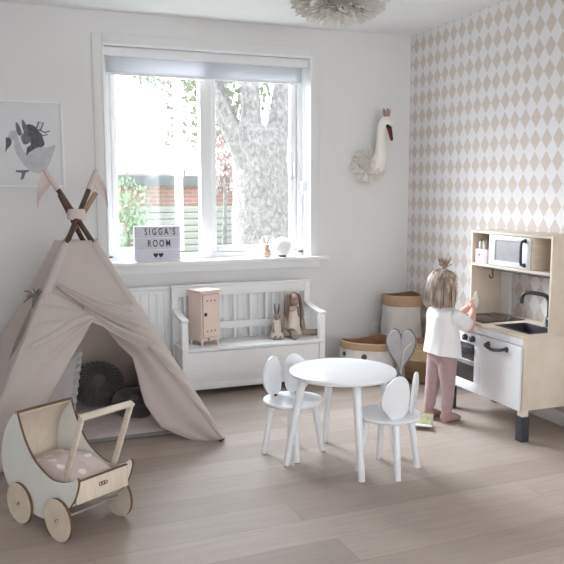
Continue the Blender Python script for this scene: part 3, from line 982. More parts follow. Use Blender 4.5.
# ---- feather pendant lamp
LC = Vector((-1.39, -1.7, 2.275))
t = thing('feather_pendant_lamp', 'round white feather pendant lamp hanging from the ceiling', 'lamp', LC)
MB().cyl((LC.x, LC.y, 2.43), (LC.x, LC.y, H), .045).build('ceiling_rose', M['white_plastic'], t)
MB().cyl((LC.x, LC.y, 2.28), (LC.x, LC.y, 2.44), .012).build('socket', M['white_plastic'], t)
MB().ball(LC + Vector((0, 0, -.03)), (.175, .175, .10)).build('core', M['feather_grey'], t)
b = MB()
N = 2400
for k in range(N):
    z = 1 - 1.75 * (k + .5) / N
    a = k * 2.39996
    rr = math.sqrt(max(0, 1 - z * z))
    d = Vector((rr * math.cos(a), rr * math.sin(a), -z * .75 if z > 0 else -z * .75))
    base = LC + Vector((0, 0, -.03)) + Vector((d.x * .175, d.y * .175, d.z * .12))
    tg = Vector((0, 0, 1)) - d * d.z
    tg = tg.normalized() if tg.length > .05 else Vector((1, 0, 0))
    dirn = (tg * .55 + d * .75).normalized()
    dirn = (dirn + Vector((random.uniform(-.35, .35), random.uniform(-.35, .35), random.uniform(-.3, .3)))).normalized()
    side = dirn.cross(d).normalized()
    side = Quaternion(dirn, random.uniform(-.5, .5)) @ side
    nrm = side.cross(dirn)
    L = random.uniform(.05, .085)
    wd = random.uniform(.008, .014)
    rows = []
    for i, f in enumerate((0, .3, .65, .9, 1.0)):
        wf = wd * (.25, .85, 1, .7, .15)[i]
        p = base + dirn * L * f + nrm * (.018 * f * f)
        rows.append((b.bm.verts.new(p - side * wf), b.bm.verts.new(p + nrm * .003), b.bm.verts.new(p + side * wf)))
    for r0, r1 in zip(rows, rows[1:]):
        b.bm.faces.new((r0[0], r0[1], r1[1], r1[0])); b.bm.faces.new((r0[1], r0[2], r1[2], r1[1]))
b.build('shade', M['feather_grey'], t, angle=180)

# ---- swan head on the wall
t = thing('swan_wall_decoration', 'white plush swan head with crown mounted on the back wall', 'wall decoration', (-.36, 0, 1.53))
MB().lathe([(.06, 0), (.062, .01), (.05, .02), (0, .02)], (-.37, 0, 1.51), 24, Matrix.Rotation(R(90), 4, 'X')).build('mount', M['swan_feather'], t)
b = MB()
neck = spline([(-.345, -.03, 1.50), (-.325, -.085, 1.515), (-.313, -.125, 1.58), (-.322, -.15, 1.67), (-.328, -.165, 1.75), (-.322, -.178, 1.81), (-.305, -.19, 1.832), (-.292, -.2, 1.815), (-.285, -.205, 1.79)], 6)
nr = []
for i in range(len(neck)):
    f = i / (len(neck) - 1)
    nr.append(.074 - .042 * min(1, f / .42) + (.001 * math.sin(PI * max(0, (f - .72) / .28)) if f > .72 else 0) - (.012 * max(0, (f - .9) / .1)))
limb(b, neck[::2], nr[::2], 18)
blob('neck', b, .005, M['swan'], t, 3)
b = MB()
ax = Vector((.22, -.62, .60)).normalized()
for k in range(300):
    # points spread from the neck root outwards over a dome, feathers lying like scales
    th_ = math.acos(1 - 1.25 * (k + .5) / 300)
    ph = k * 2.39996
    u1 = ax.cross(Vector((0, 0, 1))).normalized(); u2 = ax.cross(u1)
    d = ax * math.cos(th_) + (u1 * math.cos(ph) + u2 * math.sin(ph)) * math.sin(th_)
    if d.y > .25:
        continue
    tg = (d - ax * d.dot(ax) / 1.0)
    tg = (tg - d * tg.dot(d)).normalized() if tg.length > .05 else u1
    base = Vector((-.372, -.035, 1.502)) + Vector((d.x * .068, d.y * .05, d.z * .072))
    dirn = (tg * .8 + d * .42 + Vector((random.uniform(-.22, .22), random.uniform(-.2, .2), random.uniform(-.22, .22)))).normalized()
    side = dirn.cross(d).normalized()
    side = Quaternion(dirn, random.uniform(-.5, .5)) @ side
    nrm = side.cross(dirn)
    L = random.uniform(.055, .092); wd = random.uniform(.009, .015)
    rows = []
    for f, wk in ((0, .4), (.35, .9), (.7, 1), (.92, .8), (1.0, .3)):
        wf = wd * wk
        p = base + dirn * L * f + nrm * (.014 * f * f)
        p.y = min(p.y, -.006)
        rows.append((b.bm.verts.new(p - side * wf), b.bm.verts.new(p + nrm * .003), b.bm.verts.new(p + side * wf)))
    for r0, r1 in zip(rows, rows[1:]):
        b.bm.faces.new((r0[0], r0[1], r1[1], r1[0])); b.bm.faces.new((r0[1], r0[2], r1[2], r1[1]))
b.build('feather_ruff', M['swan_feather'], t, angle=180)
hd = Vector((-.295, -.2, 1.812))
bd = Vector((.022, -.016, -.115)).normalized()
b = MB(); pts = [hd + bd * x for x in (.006, .026, .05, .085, .118, .130)]
b.tube(pts, [.0235, .0205, .0160, .0145, .012, .004], 14)
b.build('beak', M['beak'], t)
b = MB(); b.tube([hd + bd * x + Vector((-.001, -.002, .002)) for x in (.004, .018, .034, .040)], [.0265, .0255, .0205, .017], 16)
b.tube([hd + bd * x + Vector((.004, -.013, 0)) for x in (.035, .075)], [.009, .005], 8)
b.build('mask', M['swan_black'], t)
b = MB()
cr = Vector((-.303, -.193, 1.858))
ring = []
for k in range(40):
    a = 2 * PI * k / 40
    hgt = .022 + .036 * abs(math.sin(a * 2.5)) ** .8
    ring.append((a, hgt))
def crown(u, v):
    a = 2 * PI * u
    hgt = .018 + .04 * abs(math.sin(a * 2.5))
    r = .020 + .008 * v
    return cr + Vector((r * math.cos(a), r * math.sin(a), v * hgt))
MB().grid(60, 4, crown, cu=True).build('crown', M['crown'], t, solid=.003)
for s in (-1, 1):
    MB().ball(hd + Vector((s * .017, -.018, .004)), .005, seg=10, rings=8).build('eye', M['swan_black'], t)
#==TENT==
TP = Vector((-2.54, -.73, 1.2))
FA, FB = Vector((-1.879, -1.31, 0)), Vector((-3.123, -1.412, 0))
BR, BLf = Vector((-1.981, -.066, 0)), Vector((-3.2, -.168, 0))
t = thing('teepee_tent', 'dusty pink canvas play teepee on four wooden poles in the corner', 'play tent', (-2.54, -.73, 0))
def pole(foot, over, name, m, ext):
    d = (TP + over - foot)
    top = foot + d * ext
    return top
OV = {'a': Vector((-.012, -.012, 0)), 'b': Vector((.012, -.014, 0)), 'c': Vector((-.034, .012, 0)), 'd': Vector((.036, .012, 0))}
tips = {}
for key, foot, m, ext in (('a', FA, 'pole_dark', 1.195), ('b', FB, 'pole_dark', 1.195), ('c', BR, 'pole_dark', 1.09), ('d', BLf, 'pole_light', 1.10)):
    top = foot + (TP + OV[key] - foot) * ext
    tips[key] = top
    MB().rod(foot + Vector((0, 0, .004)), top, .0165, .0145, bev=.004).build('pole', M[m], t)
# tie band
b = MB()
b.lathe([(.040, -.03), (.044, -.02), (.043, 0), (.044, .02), (.040, .03)], TP, 28, sx=1.15)
b.lathe([(.040, -.03), (.03, -.028), (.03, .028), (.040, .03)], TP, 28)
b.build('tie_band', M['canvas_flag'], t)

def plane_frame(P0, P1):
    a = (P1 - P0).normalized()
    n = a.cross(TP - P0).normalized()
    h = n.cross(a)
    return P0, a, h, n
F0, fa, fh, fn = plane_frame(FB, FA)
if fn.y > 0:
    pass
OUT = fn if fn.y < 0 else -fn
def FP(s, h, o=0.0):
    return F0 + fa * s + fh * h + OUT * (o + .020)
HT = 1.185
def edgeL(h):    # s of the left pole at slope height h
    return .636 * h / 1.364
def edgeR(h):
    return 1.248 - (1.248 - .636) * h / 1.364
def lerp_tab(tab, x):
    for (x0, y0), (x1, y1) in zip(tab, tab[1:]):
        if x <= x1:
            f = (x - x0) / (x1 - x0) if x1 > x0 else 0
            return y0 + (y1 - y0) * max(0, min(1, f))
    return tab[-1][1]
# upper front panel: from the top edge down to the crossed drape line
def drape_h(s):
    return lerp_tab([(.40, .86), (.49, .93), (.664, .80), (.86, .69), (1.0, .60)], s)
def upper(u, v):
    top = HT
    # u across, v down
    s_t = edgeL(top) + (edgeR(top) - edgeL(top)) * u
    lo_l = .86
    hb = lerp_tab([(0, .84), (.12, .86), (.42, .735), (.7, .65), (1, .56)], u)
    h = top + (hb - top) * v
    s = edgeL(h) - .006 + (edgeR(h) - edgeL(h) + .012) * u
    o = .010 * math.sin(PI * u) * v + .008 * v * math.sin(6 * u + 10 * v) * math.sin(PI * u)
    return FP(s, h, o)
MB().grid(40, 30, upper).build('front_panel', M['canvas'], t, solid=.003)
# left flap: pole edge to opening edge, gathered towards the crossing point
LI = [(-.03, .165), (.0, .185), (.081, .227), (.261, .337), (.341, .388), (.432, .451), (.526, .51), (.627, .583), (.737, .655), (.77, .675)]
def left_flap(u, v):
    h = .88 * (1 - v) + .008 * v
    s0 = edgeL(h) - .008
    s1 = max(s0 + .002, lerp_tab(LI, min(h, .77)) if h < .77 else .675 - (h - .77) * 1.75)
    s = s0 + (s1 - s0) * u
    w_ = 0.0
    # folds radiating from the crossing point to the left pole
    ang = math.atan2(h - .745, s - .67)
    rad = math.hypot(h - .745, s - .67)
    w_ = .0085 * math.sin(ang * 17 + 1.0) * min(1, rad / .2) * (.35 + .65 * (1 - u)) + .0025 * math.sin(ang * 37)
    w_ *= min(1, (u + .05) * 6)
    o = w_ + .010 + .022 * math.sin(PI * u) - .02 * (u ** 6)
    return FP(s, h, o)
MB().grid(46, 60, left_flap).build('door_flap', M['canvas'], t, solid=.003)
# the raised fold that runs from the crossing point to the left pole
def fold_tube(pts, r0, name, flat=.45, n=10):
    sp_ = spline([FP(*p) for p in pts], n)
    m_ = len(sp_)
    rs = [r0 * (.25 + .75 * math.sin(PI * min(1, max(.05, i / (m_ - 1)))) ** .7) for i in range(m_)]
    b = MB().tube(sp_, rs, 14, flat=flat, up=OUT)
    return b.build(name, M['canvas'], t, angle=180)
fold_tube([(.664, .742, .022), (.56, .715, .034), (.44, .65, .034), (.32, .60, .03)], .021, 'fold')
fold_tube([(.67, .74, .02), (.52, .63, .03), (.40, .53, .034), (.25, .46, .03)], .016, 'fold')
# right flap: two bands swept over to the right pole, then the curtain
RI = [(0, 1.19), (.052, 1.075), (.128, .946), (.259, .88), (.347, .866), (.424, .861), (.525, .849), (.639, .757), (.743, .664), (.80, .62)]
RID = [(0, 1.235), (.095, 1.183), (.224, 1.116), (.372, 1.029), (.528, .931), (.693, .791), (.743, .67), (.80, .63)]
def right_flap(u, v):
    h = .79 * (1 - v) + .006 * v
    r = edgeR(h) + .008
    si = lerp_tab(RID, h) if h < .745 else .67 - (h - .745) * .6
    s = si + (r - si) * u
    o = .012 + .03 * math.sin(PI * min(1, u * 1.0)) ** .8 * (1 - .4 * v)
    o += .006 * math.sin(h * 40 + u * 5) * math.sin(PI * u)
    return FP(s, h, o)
MB().grid(26, 60, right_flap).build('door_flap', M['canvas'], t, solid=.003)
def right_lining(u, v):
    h = .735 * (1 - v) + .006 * v
    a = lerp_tab(RI, h); c = lerp_tab(RID, h) + .004
    s = a + (c - a) * u
    o = -.085 * (1 - u) ** 1.2 + .012 * u + .008 * math.sin(u * 9 + h * 6) * (1 - u) * u * 4
    o *= min(1, (1 - h / .745) * 5 + .05) if h > .5 else 1
    return FP(s, h, o)
MB().grid(26, 60, right_lining).build('flap_lining', M['canvas_lining'], t, solid=.002)
def band(p0, p1, wd0, wd1, lift, ph):
    p0 = Vector(p0); p1 = Vector(p1)
    def f(u, v):
        q = p0 + (p1 - p0) * u
        d = (p1 - p0).normalized(); nrm = Vector((-d.y, d.x))
        wd = wd0 + (wd1 - wd0) * u
        sag = -.03 * math.sin(PI * u)
        k = (v - .5) * wd
        q2 = q + nrm * (k + sag)
        lim = edgeR(q2.y) + .014
        over = max(0.0, q2.x - lim)
        q2.x = min(q2.x, lim)
        o = lift + .028 * math.sin(PI * v) + .008 * math.sin(PI * 3 * v + ph + u * 3)
        o = o * min(1, (lim - q2.x) / .10 + .12)
        return FP(q2.x, q2.y, o)
    return MB().grid(40, 22, f).build('fold', M['canvas'], t, solid=.003)
band((.48, .925), (.96, .72), .03, .10, .022, 0.3)
band((.49, .905), (1.01, .62), .02, .075, .034, 1.3)
band((.60, .79), (1.02, .55), .03, .11, .012, 2.0)

# side and back panels (left side has a slit window)
def side_panel(P0, P1, name, m, slit=None, open_lo=0.0):
    p0, a, h_, n_ = plane_frame(P0, P1)
    mid = (FA + BLf) / 2
    ctr = (P0 + P1) / 2 - Vector((TP.x, TP.y, 0))
    o_ = n_ if n_.dot(ctr) > 0 else -n_
    Ls = (P1 - P0).length
    tp = (TP - P0)
    st, ht = tp.dot(a), tp.dot(h_)
    def pt(u, v):
        h = HT * ht / 1.364 * (1 - v) + .006 * v
        s0 = st * h / ht; s1 = Ls - (Ls - st) * h / ht
        s = s0 - .006 + (s1 - s0 + .012) * u
        w_ = .012 * math.sin(PI * u) * math.sin(5 * u + 4 * v)
        return p0 + a * s + h_ * h + o_ * (.016 + w_ + .012 * math.sin(PI * u))
    b = MB().grid(90, 90, pt)
    if slit:
        dele = []
        for f in b.bm.faces:
            c = f.calc_center_median() - p0
            s, h = c.dot(a), c.dot(h_)
            if slit(s, h):
                dele.append(f)
        bmesh.ops.delete(b.bm, geom=dele, context='FACES')
    return b.build(name, M[m], t, solid=.003)
side_panel(BLf, FB, 'side_panel', 'canvas_lit', slit=lambda s, h: (.52 < h < .86) and abs(s - (1.246 - .625 * h / 1.335 - .105)) < .085 * math.sin(PI * (h - .52) / .34) + .006)
side_panel(BR, FA, 'side_panel', 'canvas')
side_panel(BLf, BR, 'back_panel', 'canvas')
# window ties
p0, a, h_, n_ = plane_frame(BLf, FB)
o_ = n_ if n_.x < 0 else -n_
def LP(s, h, o=0.0):
    return p0 + a * s + h_ * h + o_ * (o + .03)
b = MB()
for k in range(14):
    an = random.uniform(0, 2 * PI)
    ln = random.uniform(.05, .10)
    c = LP(.80, .86)
    e = Vector((math.cos(an) * ln * .8, random.uniform(-.03, .03), math.sin(an) * ln * .6 - .01))
    b.tube(spline([c, c + e * .5 + Vector((0, 0, .012)), c + e], 4), [.004, .006, .009, .011, .012, .012, .011, .009, .004], 8, flat=.4)
b.ball(LP(.80, .86), .014)
b.build('window_bow', M['dark_tassel'], t)
# ears on the two tall pole tips: pole sleeve with a hanging pointed flag
for key, foot, sgn in (('a', FA, -1), ('b', FB, 1)):
    tp_ = tips[key]; d = (tp_ - foot).normalized()
    e = MB().tube([tp_ - d * .125, tp_ - d * .12, tp_ - d * .0, tp_ + d * .012, tp_ + d * .014], [.0165, .0185, .0185, .014, .004], 18).build('pole_sleeve', M['canvas_flag'], t)
    A_ = tp_ + d * .008; B_ = tp_ - d * .075
    tipf = tp_ + Vector((sgn * .058, -.02, -.20))
    def flag(u, v, A_=A_, B_=B_, tipf=tipf, sgn=sgn):
        edge = A_ + (B_ - A_) * u
        q = edge + (tipf - edge) * v
        q = q + Vector((sgn * .018 * math.sin(PI * v), -.012 * math.sin(PI * v) * math.cos(u * 4), .02 * math.sin(PI * v) * (1 - u)))
        return q
    MB().grid(10, 16, flag).build('flag', M['canvas_flag'], t, solid=.003)
# canvas casings that wrap each pole up to the top hem
for key, foot in (('a', FA), ('b', FB), ('c', BR), ('d', BLf)):
    d = (TP + OV[key] - foot)
    pts = [foot + d * f for f in (.015, .02, .2, .4, .6, .8, .866, .868)]
    MB().tube(pts, [.019, .024, .0255, .0255, .0255, .0255, .0255, .020], 16).build('pole_casing', M['canvas_lit' if key in 'bd' else 'canvas'], t, angle=60)

# ---- things in the tent
t = thing('floor_mat', 'thin pale mauve padded mat lying inside the teepee', 'mat', (-2.5, -.66, 0))
def soft(nx, ny, x0, x1, y0, y1, th, fn):
    """closed padded slab"""
    def f(u, v):
        a = 2 * PI * v
        return None
    b = MB()
    def top(u, v):
        e = min(u, 1 - u, v, 1 - v)
        k = min(1, e / .05) ** .5
        return Vector((x0 + (x1 - x0) * u, y0 + (y1 - y0) * v, th * (.5 + .5 * k) + fn(u, v) * k))
    def bot(u, v):
        e = min(u, 1 - u, v, 1 - v)
        k = min(1, e / .05) ** .5
        return Vector((x0 + (x1 - x0) * u, y0 + (y1 - y0) * (1 - v), th * (.5 - .5 * k) + .002))
    b.grid(nx, ny, top)
    b.grid(nx, ny, bot)
    bmesh.ops.remove_doubles(b.bm, verts=b.bm.verts, dist=.0005)
    bmesh.ops.recalc_face_normals(b.bm, faces=b.bm.faces[:])
    return b
soft(60, 50, -3.0, -2.05, -1.10, -.25, .038, lambda u, v: .004 * math.sin(u * 60) * math.sin(v * 50) + .003 * noise.noise(Vector((u * 9, v * 9, 0)))).build('padding', M['mat_fabric'], t)
MB().tube([(-2.99, -1.098, .012), (-2.5, -1.100, .012), (-2.06, -1.098, .012)], .012, 10).build('piping', M['mat_edge'], t)

def pleat_cushion(label, c, r, th, eul):
    t = thing('round_cushion', label, 'cushion', c, 0, 'round pleated cushions in the tent')
    m_ = eul.to_matrix().to_4x4()
    prof = []
    for k in range(21):
        a = -PI / 2 + PI * k / 20
        rr = r * (abs(math.cos(a)) ** .55)
        zz = th / 2 * math.copysign(abs(math.sin(a)) ** .8, math.sin(a))
        dim = .35 * th * math.exp(-(rr / (r * .28)) ** 2)
        prof.append((max(rr, 0.0 if k in (0, 20) else .004), zz - math.copysign(dim, zz) * (1 if abs(zz) > 1e-6 else 0)))
    def wob(q, a, z):
        rad = math.hypot(q.x, q.y)
        k = 1 + .012 * math.sin(a * 26) * min(1, rad / r) - .0
        dz = .0028 * math.sin(a * 26) * math.sin(PI * min(1, rad / r))
        return Vector((q.x * k, q.y * k, q.z + (dz if z > 0 else -dz)))
    MB().lathe(prof, seg=156, mtx=m_, wob=wob).build('cover', M['dark_cushion'], t, world=False)
    MB().ball(m_ @ Vector((0, 0, th * .30)), (r * .26, r * .26, th * .08), eul, 24, 10).build('button', M['dark_button'], t, world=False)
pleat_cushion('larger round charcoal cushion standing against the back of the teepee', (-2.42, -.50, .168), .155, .14, Euler((R(38), 0, 0)))
pleat_cushion('smaller round charcoal cushion lying in front on the teepee mat', (-2.255, -.755, .098), .125, .12, Euler((R(14), R(4), 0)))

t = thing('pillow', 'pale grey ruffled pillow leaning inside the left of the teepee', 'pillow', (-2.735, -.56, .04), R(-24))
def pil(u, v, sgn):
    x = (u - .5) * .34; y = (v - .5) * .34
    e = max(0, 1 - (2 * abs(u - .5)) ** 2.5) * max(0, 1 - (2 * abs(v - .5)) ** 2.5)
    z = sgn * .055 * e ** .5
    return Matrix.Rotation(R(62), 4, 'X') @ Vector((x, y, z)) + Vector((0, 0, .165))
b = MB(); b.grid(24, 24, lambda u, v: pil(u, v, 1)); b.grid(24, 24, lambda u, v: pil(u, v, -1))
b.build('cover', M['pillow'], t, world=False, weld=True)
def ruf(u, v):
    a = u * 4
    k = int(a) % 4; f = a - int(a)
    c = [(-.5, -.5), (.5, -.5), (.5, .5), (-.5, .5)]
    p = Vector(c[k]).lerp(Vector(c[(k + 1) % 4]), f)
    q = p * (.33 + .07 * v)
    z = .012 * v * math.sin(u * 2 * PI * 34)
    return Matrix.Rotation(R(62), 4, 'X') @ Vector((q.x, q.y, z)) + Vector((0, 0, .165))
MB().grid(240, 4, ruf, cu=True).build('ruffle', M['pillow'], t, world=False, solid=.002)
#==PRAM==
t = thing('doll_pram', 'white and plywood toy doll pram with disc wheels on the floor', 'doll pram', (-2.726, -2.006, 0), math.atan2(-.858, .515))
sideprof = smooth_poly([(-.150, .452), (-.206, .400), (-.250, .325), (-.266, .240), (-.250, .165), (-.200, .112), (-.125, .075), (-.05, .055), (.03, .055), (.10, .082), (.165, .125), (.215, .18), (.243, .245), (.236, .268), (.205, .250), (.150, .232), (.085, .226), (.02, .246), (-.045, .285), (-.095, .345), (-.132, .42), (-.142, .449)], 5)
pm = [M['pram_white'], M['burnt_edge']]
HWD = .128
sd = {}
for s in (-1, 1):
    mt = Matrix.Translation((0, s * HWD, 0)) @ XZ
    MB().prism(sideprof, .010, mt, side_mi=1).build('side_panel', pm, t, world=False)
pw2 = [M['ply'], M['burnt_edge']]
# hood boards following the back of the crescent
hood = [(-.146, .446), (-.196, .395), (-.237, .325), (-.251, .245), (-.237, .175)]
def hoodf(u, v):
    sp_ = spline([(p[0], 0, p[1]) for p in hood], 6)
    i = min(len(sp_) - 1, int(round(u * (len(sp_) - 1))))
    return Vector((sp_[i].x, -HWD + .006 + (2 * HWD - .012) * v, sp_[i].z))
MB().grid(25, 5, hoodf).build('hood_panel', M['ply'], t, world=False, solid=.008, offset=0)
MB().tube([(-.149, -HWD - .005, .449), (-.149, HWD + .005, .449)], .0062, 10).build('hood_edge', M['burnt_edge'], t, world=False)
MB().box((-.022, 0, .148), (.42, 2 * HWD - .012, .008)).build('bed_board', M['ply'], t, world=False)
fb = MB().box((.213, 0, .200), (.010, 2 * HWD - .012, .085), bev=.001).build('front_board', M['ply'], t, world=False)
b = MB()
for k in (-1, 0, 1):
    ring = [(.2192, k * .0115 + .0075 * math.cos(2 * PI * i / 18) * 1.0, .207 + .0075 * math.sin(2 * PI * i / 18)) for i in range(18)]
    b.tube(ring, .0016, 6, closed=True)
fr_ = [(.2192, -.024, .194), (.2192, .024, .194), (.2192, .024, .220), (.2192, -.024, .220)]
b.build('logo', M['burnt_edge'], fb, world=False)
MB().box((.213, 0, .2445), (.011, 2 * HWD - .012, .004)).build('front_edge', M['burnt_edge'], t, world=False)
# handle
for s in (-1, 1):
    b = MB()
    p0 = Vector((.135, s * (HWD - .012), .215)); p1 = Vector((.255, s * (HWD - .012), .50))
    d = (p1 - p0)
    b.box((p0 + p1) / 2, (.026, .012, d.length), rot=Euler((0, math.atan2(d.x, d.z), 0)), bev=.003)
    b.build('handle_bar', M['birch'], t, world=False)
MB().box((.257, 0, .502), (.028, 2 * HWD - .008, .013), rot=Euler((0, R(23), 0)), bev=.003).build('handle_grip', M['birch'], t, world=False)
for x in (-.130, .128):
    MB().cyl((x, -HWD - .03, .083), (x, HWD + .03, .083), .006, seg=12).build('axle', M['steel'], t, world=False)
    for s in (-1, 1):
        ring = [(x + .083 * math.cos(2 * PI * k / 48), .083 + .083 * math.sin(2 * PI * k / 48)) for k in range(48)]
        wh = MB().prism(ring, .012, Matrix.Translation((0, s * (HWD + .016), 0)) @ XZ, side_mi=1).build('wheel', pw2, t, world=False)
        MB().cyl((x, s * (HWD + .022), .083), (x, s * (HWD + .026), .083), .006, seg=14).build('hub_screw', M['burnt_edge'], wh, world=False)
t = thing('doll_blanket', 'pink blanket with white dots lying in the doll pram', 'blanket', (-2.726, -2.006, .1525), math.atan2(-.858, .515))
def bk(u, v):
    x = -.222 + .425 * u; y = (-.5 + v) * (2 * HWD - .02)
    e = min(1, min(u, 1 - u, v, 1 - v) / .12) ** .6
    z = .010 + (.055 + .045 * math.sin(PI * u) ** 1 + .012 * noise.noise(Vector((u * 4, v * 3, 1))) + .006 * noise.noise(Vector((u * 11, v * 9, 4)))) * e + .04 * max(0, .25 - u)
    return Vector((x, y, z))
b = MB(); b.grid(40, 30, bk)
b.grid(40, 30, lambda u, v: Vector((-.225 + .42 * u, (.5 - v) * (2 * HWD - .02), .003 + .03 * 0)))
b.build('blanket_cloth', M['blanket'], t, world=False)
#==TABLE==
TX, TY, TR, TZ = -1.408, -1.801, .262, .4595
t = thing('play_table', 'round white children\'s play table on four tapered legs', 'table', (TX, TY, 0), R(-7))
MB().lathe([(0, TZ - .022), (TR - .008, TZ - .022), (TR - .002, TZ - .018), (TR, TZ - .010), (TR - .002, TZ - .003), (TR - .007, TZ), (0, TZ)], seg=96).build('tabletop', M['white_gloss'], t, world=False)
for k in range(4):
    a = R(90 * k)
    MB().rod((.286 * math.cos(a), .286 * math.sin(a), 0), (.20 * math.cos(a), .20 * math.sin(a), TZ - .02), .0165, .021, bev=.002).build('leg', M['white_gloss'], t, world=False)

def mouse_chair(label, loc, back, legs):
    """back: direction in which the backrest stands, legs: direction of one of the four legs (degrees)"""
    rz = back + 90
    t = thing('mouse_chair', label, 'chair', (loc[0], loc[1], 0), R(rz), 'white mouse ear chairs')
    r = .154; z = .282
    MB().lathe([(0, z - .020), (r - .008, z - .020), (r - .002, z - .015), (r, z - .008), (r - .003, z - .002), (r - .01, z), (0, z)], seg=64).build('seat', M['white_gloss'], t, world=False)
    for k in range(4):
        a = R(legs - rz + 90 * k)
        MB().rod((.150 * math.cos(a), .150 * math.sin(a), 0), (.106 * math.cos(a), .106 * math.sin(a), z - .018), .0145, .0185, bev=.002).build('leg', M['white_gloss'], t, world=False)
    # two round ears standing at the back edge (local -y is the back), wrapping a little forward
    al = R(26)
    prof = [(.080, -.003), (.040, -.003), (.010, .030), (.001, .09), (.006, .15), (.022, .188), (.048, .204), (.078, .197), (.112, .168), (.138, .125), (.145, .09), (.136, .058), (.112, .026)]
    for sd_ in (-1, 1):
        o = Vector((sd_ * .005, -.118, z))
        xd = Vector((sd_ * math.cos(al), math.sin(al), 0))
        up = (Vector((0, 0, 1)) + Vector((0, -1, 0)) * .10).normalized()
        nrm = xd.cross(up).normalized()
        up = nrm.cross(xd)
        m_ = Matrix((xd, up, nrm)).transposed().to_4x4(); m_.translation = o
        MB().prism(smooth_poly(prof, 6), .014, m_, bev=.005, seg=3).build('ear_back', M['white_gloss'], t, world=False)
        MB().box(o + xd * .062 + Vector((0, .010, .004)), (.016, .012, .010), rz=math.atan2(xd.y, xd.x), bev=.002).build('bracket', M['grey_print'], t, world=False)
    return t
mouse_chair('white mouse-ear chair between the play table and the child', (-1.255, -1.989), -67, -11)
mouse_chair('white mouse-ear chair between the play table and the white bench', (-1.589, -1.602), 95, -15)
#==KITCHEN==
t = thing('play_kitchen', 'birch and white wooden play kitchen against the diamond wallpaper', 'play kitchen', (-.215, -1.548, 0))
KY0, KY1, KX0, KX1 = -1.908, -1.188, -.41, -.025
CZ = .572
th = .016
bi, bs = M['birch'], M['birch_side']
for y in (KY0, KY1 - th):
    MB().box2((KX0, y, .17), (KX1, y + th, CZ - .018), bev=.0015).build('side_panel', bs, t)
MB().box2((KX0 + .006, KY0 + th, .172), (KX1, KY1 - th, .188), bev=.001).build('bottom_panel', bs, t)
MB().box2((KX1 - .008, KY0 + th, .188), (KX1, KY1 - th, CZ - .018)).build('back_panel', M['white_gloss'], t)
# legs with dark sleeves
for x in (KX0 + .022, KX1 - .022):
    for y in (KY0 + .024, KY1 - .024):
        lg = MB().box2((x - .02, y - .02, .0), (x + .02, y + .02, .172), bev=.002).build('leg', bi, t)
        MB().box2((x - .0255, y - .0255, 0), (x + .0255, y + .0255, .137), bev=.003).build('leg_sleeve', M['dark_grey'], lg)
# worktop with a sink cut-out
sx0, sx1, sy0, sy1 = -.345, -.155, -1.86, -1.59
b = MB()
b.box2((KX0 - .006, KY0 - .002, CZ - .018), (sx0, KY1 + .002, CZ), bev=.002)
b.box2((sx1, KY0 - .002, CZ - .018), (KX1, KY1 + .002, CZ), bev=.002)
b.box2((sx0, KY0 - .002, CZ - .018), (sx1, sy0, CZ), bev=.0)
b.box2((sx0, sy1, CZ - .018), (sx1, KY1 + .002, CZ), bev=.0)
b.build('worktop', bi, t)
b = MB()
rim = .010
for (a0, a1) in (((sx0 - rim, sy0 - rim), (sx0 + .004, sy1 + rim)), ((sx1 - .004, sy0 - rim), (sx1 + rim, sy1 + rim)), ((sx0, sy0 - rim), (sx1, sy0 + .004)), ((sx0, sy1 - .004), (sx1, sy1 + rim))):
    b.box2((a0[0], a0[1], CZ - .002), (a1[0], a1[1], CZ + .004), bev=.0015)
b.box2((sx0 + .004, sy0 + .004, CZ - .09), (sx1 - .004, sy1 - .004, CZ - .085))
for (a0, a1) in (((sx0 + .001, sy0), (sx0 + .005, sy1)), ((sx1 - .005, sy0), (sx1 - .001, sy1)), ((sx0, sy0 + .001), (sx1, sy0 + .005)), ((sx0, sy1 - .005), (sx1, sy1 - .001))):
    b.box2((a0[0], a0[1], CZ - .09), (a1[0], a1[1], CZ))
b.build('sink', M['dark_grey'], t)
hb = MB().box2((-.375, -1.50, CZ - .001), (-.085, -1.215, CZ + .004), bev=.0015).build('hob', M['hob'], t)
b = MB()
for y in (-1.285, -1.43):
    b.lathe([(.052, 0), (.055, .0008), (.058, 0)], (-.235, y, CZ + .0041), 40)
b.build('hob_ring', M['beak'], hb)
# faucet
fc = Vector((-.105, -1.725, CZ))
b = MB()
b.lathe([(0, 0), (.024, 0), (.026, .004), (.022, .012), (.018, .05), (.016, .055)], fc, 20)
pts = spline([fc + Vector((0, 0, .04)), fc + Vector((0, 0, .1)), fc + Vector((-.002, .002, .145)), fc + Vector((-.008, .02, .170)), fc + Vector((-.02, .05, .178)), fc + Vector((-.045, .115, .180)), fc + Vector((-.058, .145, .168)), fc + Vector((-.062, .155, .14)), fc + Vector((-.062, .156, .115))], 5)
b.tube(pts, .0115, 14)
b.build('faucet', M['faucet'], t)
MB().rod(fc + Vector((0, -.012, .035)), fc + Vector((-.035, -.03, .055)), .006, .005).build('faucet_lever', M['knob_white'], t)
